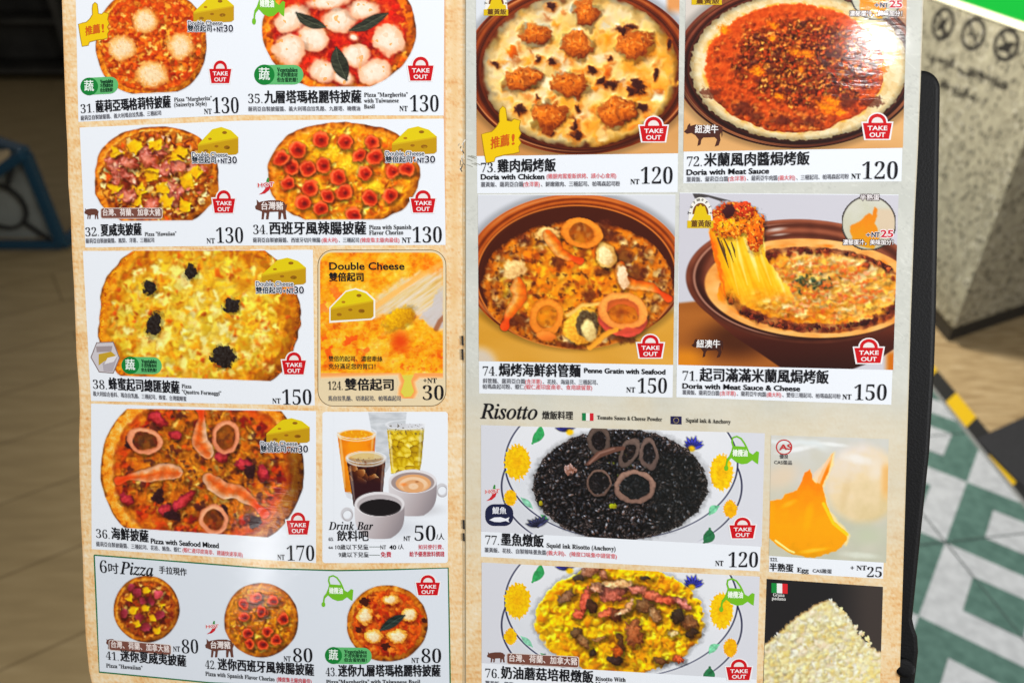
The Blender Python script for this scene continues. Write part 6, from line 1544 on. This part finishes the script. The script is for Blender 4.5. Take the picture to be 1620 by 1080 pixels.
def do77():
    par = panel([(761, 672), (1210, 685), (1202, 903), (761, 880)], 'panel with black squid ink risotto on flowered plate')
    P = Pic((761, 672), (1210, 685), (1205, 864), (761, 840)); z = plate(P, 0); X, Y = P.X, P.Y
    q, u, v = P.q(*z(815, 460), 138, 88, 0, .03, 12); m = ss((1 - q) * 90 / 2 + .5); P.mul(.8, ss(1 - (q - 1) * 90 / 7) * (1 - m))
    rot = P.n(26, 4, 2) * 3.0; f1, f2, idv, ox, oy = P.cell(4.6, 5, 2.1, rot, 2)
    t = .22 + .75 * np.clip(idv - .35, 0, 1) - .75 * (f1 - .3) - .2 * oy + .14 * P.n(30, 6, 2); P.put(ramp(np.clip(t, 0, 1), [(0, (14, 12, 14)), (.2, (34, 28, 28)), (.45, (70, 60, 57)), (.7, (116, 100, 96)), (1, (186, 170, 162))]), m)
    P.fill(1900, *z(815, 460), 132, 83, [(40, 34, 34), (64, 54, 52), (30, 26, 28), (88, 76, 72), (50, 43, 42), (118, 103, 98), (36, 33, 33)], 2.6, 4.6, (.34, .5), seed=77, sh=.4, shade=.55, hl=.5, soft=1.1, lob=.05)
    P.put((22, 26, 24), m * ss((u - .2) / .3) * ss((.9 - np.abs(v - .2)) / .3) * .45)
    speckle(P, 7, .5, (112, 116, 40), 31, .7, 2, m * ss(1.3 - P.q(*z(800, 350), 60, 26)[0]))
    P.ring(*z(700, 225), 19, 26, (98, 82, 74), (32, 27, 26), 0, .46, (30, 22, 22)); P.ring(*z(860, 290), 15, 27, (110, 92, 84), (34, 28, 27), 28, .46, (34, 26, 24)); P.ring(*z(968, 295), 16, 27, (116, 96, 88), (34, 28, 27), -6, .42, (26, 22, 24))
    P.ring(*z(700, 450), 20, 22, (114, 92, 82), (38, 30, 28), 10, .24, (26, 22, 22)); P.ring(*z(892, 472), 34, 27, (152, 122, 108), (48, 36, 34), 0, .32, (22, 26, 26))
    P.warp(2.2, 30, ss((.95 - q) * 20), 66, 0)
    P.line([z(640, 350), z(700, 300), z(770, 275), z(830, 265)], 10, (98, 70, 60), 3, [.5, 1, 1, .6]); P.line([z(650, 345), z(705, 292), z(780, 268)], 3, (150, 118, 106), 3, None, .7)
    P.blob(*z(545, 380), 9, 8, (150, 116, 104), 0, .4, 5, 2, .2, .3, .4); P.blob(*z(775, 575), 6, 4, (150, 150, 40), 0, .4, 5, 2, 0); P.blob(*z(390, 560), 3, 4, (150, 140, 40), 0)
    P.sharpen(.9); P.build('dish_photo', par, HP)
    oil_can(par, 1146, 690, 1201, 745); chili(par, 768, 766, 790.5, 792); take_out(par, 1154, 818, 1195.5, 851)
    p = Print(); pts = []; p.rrect(767.6, 797, 812, 831.5, 14, (30, 34, 66), HB); p.text('鯷魚', 779, 812.5, 801, 812.5, 10, (236, 238, 244), 'cjk', HT, .25)
    p.poly([(774, 822), (782, 818), (792, 817.5), (800, 820), (806, 817.5), (804, 822), (806, 826), (800, 823.5), (791, 825.5), (782, 825)], (236, 238, 244), HT); p.build('anchovy_badge', par)
    p = title(par, '77.', '墨魚燉飯', 768, 861, 860, 865.5, 18); p.text('Squid ink Risotto (Anchovy)', 865, 865.5, 974, 871, 7, BLACK, 'serb', HT); p.build('title_lettering', par)
    small(par, [('薑黃飯、花枝、自製辣味墨魚醬', 767, 873, 864, 877.5, 7, GREY), ('(義大利)、(辣度口味集中請留意)', 865, 877.5, 976, 883.5, 7, RED)])
    price(par, '120', (1131.7, 1144.5, 894.6), (1152.5, 1199, 874, 897))


def do76():
    par = panel([(762, 889), (1202, 911.5), (1196, 1110), (762, 1100)], 'panel with yellow mushroom and bacon risotto')
    P = Pic((762, 889), (1202, 911.5), (1197, 1074), (762, 1048)); z0 = plate(P, 219); z = lambda a, b: (740 + a * .2963, 870 + b * .2963); X, Y = P.X, P.Y
    q, u, v = P.q(*z(812, 370), 134, 86, 0, .035, 12); m = ss((1 - q) * 90 / 2 + .5); P.mul(.8, ss(1 - (q - 1) * 90 / 7) * (1 - m))
    f1, f2, idv, ox, oy = P.cell(8, 5, 1.25, .3, 4); t = .58 + .36 * (idv - .5) - .2 * ss((.22 - (f2 - f1)) / .3) - .22 * (ox + oy) + .16 * P.n(14, 6, 3)
    P.put(ramp(np.clip(t, 0, 1), [(0, (176, 104, 6)), (.25, (222, 154, 8)), (.55, (240, 186, 18)), (.8, (246, 206, 40)), (1, (250, 228, 110))]), m)
    P.fill(760, *z(812, 370), 127, 80, [(244, 196, 26), (238, 176, 14), (250, 216, 70), (226, 154, 10), (246, 206, 44), (206, 130, 10)], 3, 6.5, (.65, 1), seed=76, sh=.16, shade=.16, hl=.06, soft=1.8, lob=.3)
    rn = random.Random(8)
    P.warp(3, 9, m); P.gloss(m, .5)
    for (a, b, rx, ry, r, c) in ((650, 110, 20, 9, -20, (156, 108, 84)), (590, 150, 12, 5, 0, (70, 56, 48)), (720, 130, 10, 8, 30, (166, 112, 86)), (530, 245, 17, 10, -30, (132, 96, 72)), (625, 270, 9, 30, 20, (196, 96, 74)), (590, 340, 10, 11, 0, (206, 100, 74)), (770, 230, 26, 16, 0, (178, 104, 86)), (690, 200, 12, 10, 0, (212, 152, 120)), (660, 300, 10, 12, 0, (70, 44, 30)), (740, 335, 16, 8, -20, (198, 104, 74)), (800, 180, 30, 8, 0, (222, 178, 130)), (860, 300, 6, 16, 25, (206, 150, 110)), (790, 350, 10, 12, 0, (120, 66, 44)), (900, 210, 18, 9, 10, (196, 120, 100)), (980, 240, 22, 9, 10, (204, 112, 84)), (1060, 265, 24, 8, 6, (196, 96, 70)), (1150, 285, 16, 8, 30, (196, 124, 110)), (940, 300, 16, 14, 0, (120, 84, 56)), (1000, 340, 10, 14, -30, (160, 120, 84)), (890, 440, 16, 26, -8, (160, 96, 60)), (1170, 380, 22, 12, 20, (140, 96, 64)), (1120, 350, 12, 14, 30, (58, 44, 34)), (1200, 440, 12, 9, 0, (62, 44, 34)), (575, 440, 10, 10, 0, (112, 82, 56)), (620, 490, 14, 9, 40, (150, 108, 72)), (700, 470, 14, 4, -10, (150, 106, 66)), (800, 535, 9, 16, 10, (176, 88, 40)), (790, 590, 14, 9, 0, (62, 44, 38)), (660, 545, 6, 7, 0, (60, 46, 36)), (1030, 590, 12, 7, 0, (110, 72, 44)), (1120, 580, 12, 7, 20, (196, 96, 60)), (950, 150, 8, 4, 0, (60, 48, 40)), (820, 490, 5, 18, -15, (84, 54, 34)), (1100, 440, 10, 7, 0, (210, 180, 130)), (830, 330, 16, 5, -20, (216, 170, 130))):
        mm, qq = P.blob(*z(a, b), rx * .9, ry * .85, c, r, .35, 8, 1.8, .4, .4, .25, 5, tuple(int(x * .65) for x in c)); speckle(P, 5, .35, tuple(min(255, int(x * 1.3)) for x in c), a, .6, 2, mm)
    P.put((70, 46, 20), m * ss((P.n(9, 41, 2) - .45) / .1) * ss((u + .1) / .4) * .5)
    P.warp(3, 18, m, 66); P.gloss(m, .4)
    P.sharpen(.9); P.build('dish_photo', par, HP)
    oil_can(par, 1138, 915, 1194, 968); pig(par, 770.5, 1030, 799, 1047, None, (802.5, 1033, 915, 1049), 6); take_out(par, 1148.5, 1042, 1189.5, 1075)
    p = title(par, '76.', '奶油蘑菇培根燉飯', 768, 1071.5, 938.5, 1080, 18); p.text('Risotto With', 942, 1076, 990, 1078, 6.6, BLACK, 'serb', HT); p.text('Mushroom', 942, 1084.5, 984, 1086, 6.6, BLACK, 'serb', HT); p.build('title_lettering', par)
    small(par, [('薑黃飯、蘑菇', 768, 1083.5, 812, 1086, 7, GREY)])


def do121():
    par = panel([(1220, 688), (1406, 694), (1397, 915), (1216.5, 904)], 'panel with half boiled egg')
    P = Pic((1220, 688), (1406, 694), (1402, 889.5), (1216.5, 878.6)); X, Y = P.X, P.Y; z = lambda a, b: (1190 + a * .389, 660 + b * .389)
    P.C = ramp(np.clip(.5 + .25 * P.n(50, 1, 3) - (Y - 790) / 300, 0, 1), [(0, (188, 190, 168)), (.5, (206, 202, 184)), (1, (214, 214, 212))])
    P.put((226, 232, 232), ss(1 - np.abs(Y - 706 - (X - 1300) * .12 + 6 * P.n(40, 3, 2)) / 9) * ss((1330 - X) / 40) * .9); P.put((224, 202, 176), ss(1.2 - P.q(*z(120, 240), 40, 24, -20)[0]) * .7)
    q, u, v = P.q(*z(450, 270), 62, 66, 0, .03, 40); P.put(ramp(np.clip(.5 - .4 * v - .2 * u + .2 * P.n(26, 4, 3), 0, 1), [(0, (206, 188, 146)), (.5, (226, 206, 170)), (1, (234, 222, 210))]), ss((1.1 - q) / .3)); P.put((214, 170, 110), ss((X - 1388) / 14) * ss((800 - Y) / 30) * ss((Y - 725) / 20) * .8)
    P.put((192, 198, 170), ss(1 - P.q(*z(470, 480), 46, 26)[0]) * .8)
    m = P.poly_m([z(68, 335), z(120, 335), z(135, 310), z(180, 295), z(205, 260), z(215, 225), z(235, 210), z(245, 250), z(262, 265), z(275, 230), z(300, 180), z(330, 145), z(320, 190), z(285, 280), z(300, 350), z(330, 420), z(385, 470), z(390, 500), z(365, 525), z(310, 555), z(245, 572), z(160, 555), z(100, 520), z(60, 480)], 2.5, 2, 16)
    P.put((238, 214, 150), P.poly_m([z(240, 260), z(335, 140), z(330, 190), z(290, 290), z(310, 370), z(400, 480), z(380, 520), z(300, 450)], 6, 2) * .9)
    P.put(ramp(np.clip((Y - 750) / 130 + .1 * P.n(16, 5, 3) + .1 * ss((1230 - X) / 10), 0, 1), [(0, (240, 128, 18)), (.3, (242, 148, 14)), (.6, (238, 160, 16)), (.85, (224, 156, 16)), (1, (206, 148, 20))]), m)
    P.put((230, 204, 176), ss((748 - Y) / 26) * m * .75); P.put((232, 206, 182), P.poly_m([z(245, 230), z(300, 180), z(320, 160), z(275, 270), z(258, 262)], 3) * .75); P.line([z(290, 350), z(330, 430), z(385, 475)], 5, (222, 196, 60), 3); P.line([z(95, 500), z(150, 540), z(170, 548)], 3, (250, 226, 150), 2)
    for (a_, b_, rx_, ry_, r_, c_, al_) in ((150, 350, 16, 5, -25, (252, 186, 84), .6), (230, 400, 8, 26, 12, (252, 178, 60), .45), (250, 540, 26, 4, -8, (250, 210, 110), .55), (430, 170, 30, 9, 12, (246, 242, 236), .7), (500, 220, 10, 20, 10, (240, 228, 210), .5), (180, 130, 34, 5, -10, (246, 248, 248), .7), (330, 110, 26, 4, 6, (246, 248, 246), .7), (440, 560, 34, 6, 4, (226, 230, 214), .7), (380, 300, 8, 30, 14, (206, 182, 140), .4)):
        P.put(c_, ss(1.25 - P.q(*z(a_, b_), rx_, ry_, r_, .12, 14)[0]) * al_)
    P.sharpen(.4); P.build('dish_photo', par, HP)
    p = Print(); r = 12
    p.band([(1240.5 + r * math.cos(k * math.pi / 15), 707 + r * .95 * math.sin(k * math.pi / 15)) for k in range(30)], 2, (198, 62, 60), HB)
    p.text('AS', 1233, 711.5, 1253, 710.5, 8.6, (198, 50, 50), 'sansb', HT, .2); p.text('優良', 1233.5, 725, 1247, 725.5, 6.5, GREY, 'cjk', HT); p.text('CAS蛋品', 1225, 734, 1253, 735, 6.2, GREY, 'cjk', HT); p.build('quality_mark', par)
    p = Print(); p.text('121.', 1218.5, 887, 1231, 887.5, 5.4, GREY, 'ser', HT); p.text('半熟蛋', 1217.5, 902.5, 1255, 904.5, 11.5, BLACK, 'cjkb', HT, .35); p.text('Egg', 1261, 904.5, 1279.5, 905.5, 7.5, BLACK, 'serb', HT); p.text('CAS雞蛋', 1286, 905.5, 1316, 907, 6.4, GREY, 'cjk', HT); p.build('title_lettering', par)
    price(par, '25', (1345.6, 1371, 901.5), (1372, 1395, 897, 912.5), '+ NT', 7.5)


def do_cheese():
    par = panel([(1213, 915), (1397, 927.6), (1391, 1110), (1206, 1110)], 'dark panel with heap of grated cheese', (34, 32, 33))
    P = Pic((1213, 915), (1397, 927.6), (1392, 1092), (1207.5, 1092), (34, 32, 33)); X, Y = P.X, P.Y
    P.put((66, 58, 54), ss((X - 1310) / 70) * .9)
    m = P.poly_m([(1200, 1026), (1214, 1016), (1232, 1000), (1252, 980), (1268, 968), (1280, 962), (1292, 954), (1303, 948), (1321, 950), (1325, 960), (1340, 972), (1352, 990), (1364, 1010), (1376, 1022), (1392, 1030), (1410, 1034), (1410, 1110), (1200, 1110)], 1.6, 4, 7)
    f1, f2, idv, ox, oy = P.cell(5.5, 2, 1.15, .4, 3); t = .72 + .36 * (idv - .5) - .16 * ss((.25 - (f2 - f1)) / .3) + .22 * P.n(26, 3, 3) - .2 * (ox + oy) + .1 * P.n(6, 9, 2)
    P.put(ramp(np.clip(t, 0, 1), [(0, (150, 116, 46)), (.25, (196, 174, 100)), (.5, (220, 206, 146)), (.75, (232, 222, 178)), (1, (242, 236, 208))]), m); 
    it = []; rn = random.Random(99)
    for _ in range(900):
        x, y = rn.uniform(1205, 1400), rn.uniform(950, 1092)
        if y > 951 + max((1305 - x) * .72, (x - 1318) * 1.08): b = rn.uniform(2, 5.2); it.append((x, y, b, b * rn.uniform(.6, 1), rn.uniform(0, 180), rn.choice([(240, 232, 190), (230, 218, 164), (244, 240, 214), (222, 204, 140), (236, 226, 178), (236, 220, 190)])))
    P.scatter(it, 2.4, .1, .12, 0, .4, 5); P.warp(3.5, 9, m, 60, 2); P.gloss(m, .3)
    P.put((196, 150, 56), m * ss((P.n(16, 6, 2) - .5) / .2) * ss(1.2 - P.q(1325, 1030, 40, 50)[0]) * .5)
    P.sharpen(.5); P.build('dish_photo', par, HP, (34, 32, 33))
    p = Print(); flag3(p, 1220.5, 921.5, 1246, 937, 1.6, ((20, 140, 60), (238, 238, 236), (220, 36, 44)), HB); p.text('Grana', 1223, 942.5, 1241, 943.5, 5.2, (226, 224, 220), 'ser', HT); p.text('padano', 1221, 948, 1243, 949.5, 5.2, (226, 224, 220), 'ser', HT); p.build('flag_badge', par)


for fn in (do31, do35, do32, do34, do38, do124, do36, do_drinks, do_mini, do73, do72, do74, do71, do_header, do77, do76, do121, do_cheese): fn()

# lamp whose mirror image is the glare on the upper right dish
g0 = S(np.array([1380., 1390., 1380.]), np.array([72., 72., 82.])); nr_ = np.cross(g0[1] - g0[0], g0[2] - g0[0]); nr_ /= np.linalg.norm(nr_)
if nr_ @ (CAM - g0[0]) < 0: nr_ = -nr_
di = g0[0] - CAM; di /= np.linalg.norm(di); rf = di - 2 * (di @ nr_) * nr_
lp = g0[0] + rf * 1.5
area('spot_lamp', tuple(lp), tuple(g0[0]), .055, 1.25, (1, .98, .94))
g1 = S(np.array([414., 424., 414.]), np.array([885., 885., 895.])); n1 = np.cross(g1[1] - g1[0], g1[2] - g1[0]); n1 /= np.linalg.norm(n1)
if n1 @ (CAM - g1[0]) < 0: n1 = -n1
d1 = g1[0] - CAM; d1 /= np.linalg.norm(d1); r1 = d1 - 2 * (d1 @ n1) * n1
streak = area('sheen_streak_light', tuple(g1[0] + r1 * 2.2), tuple(g1[0]), .07, .6, (1, 1, 1), 'RECTANGLE'); streak.data.size_y = .28  # added strip light; its mirror image makes the pale sheen low on the left page
print('glare lamp at', lp, 'counter height', CT, 'corner', cf)
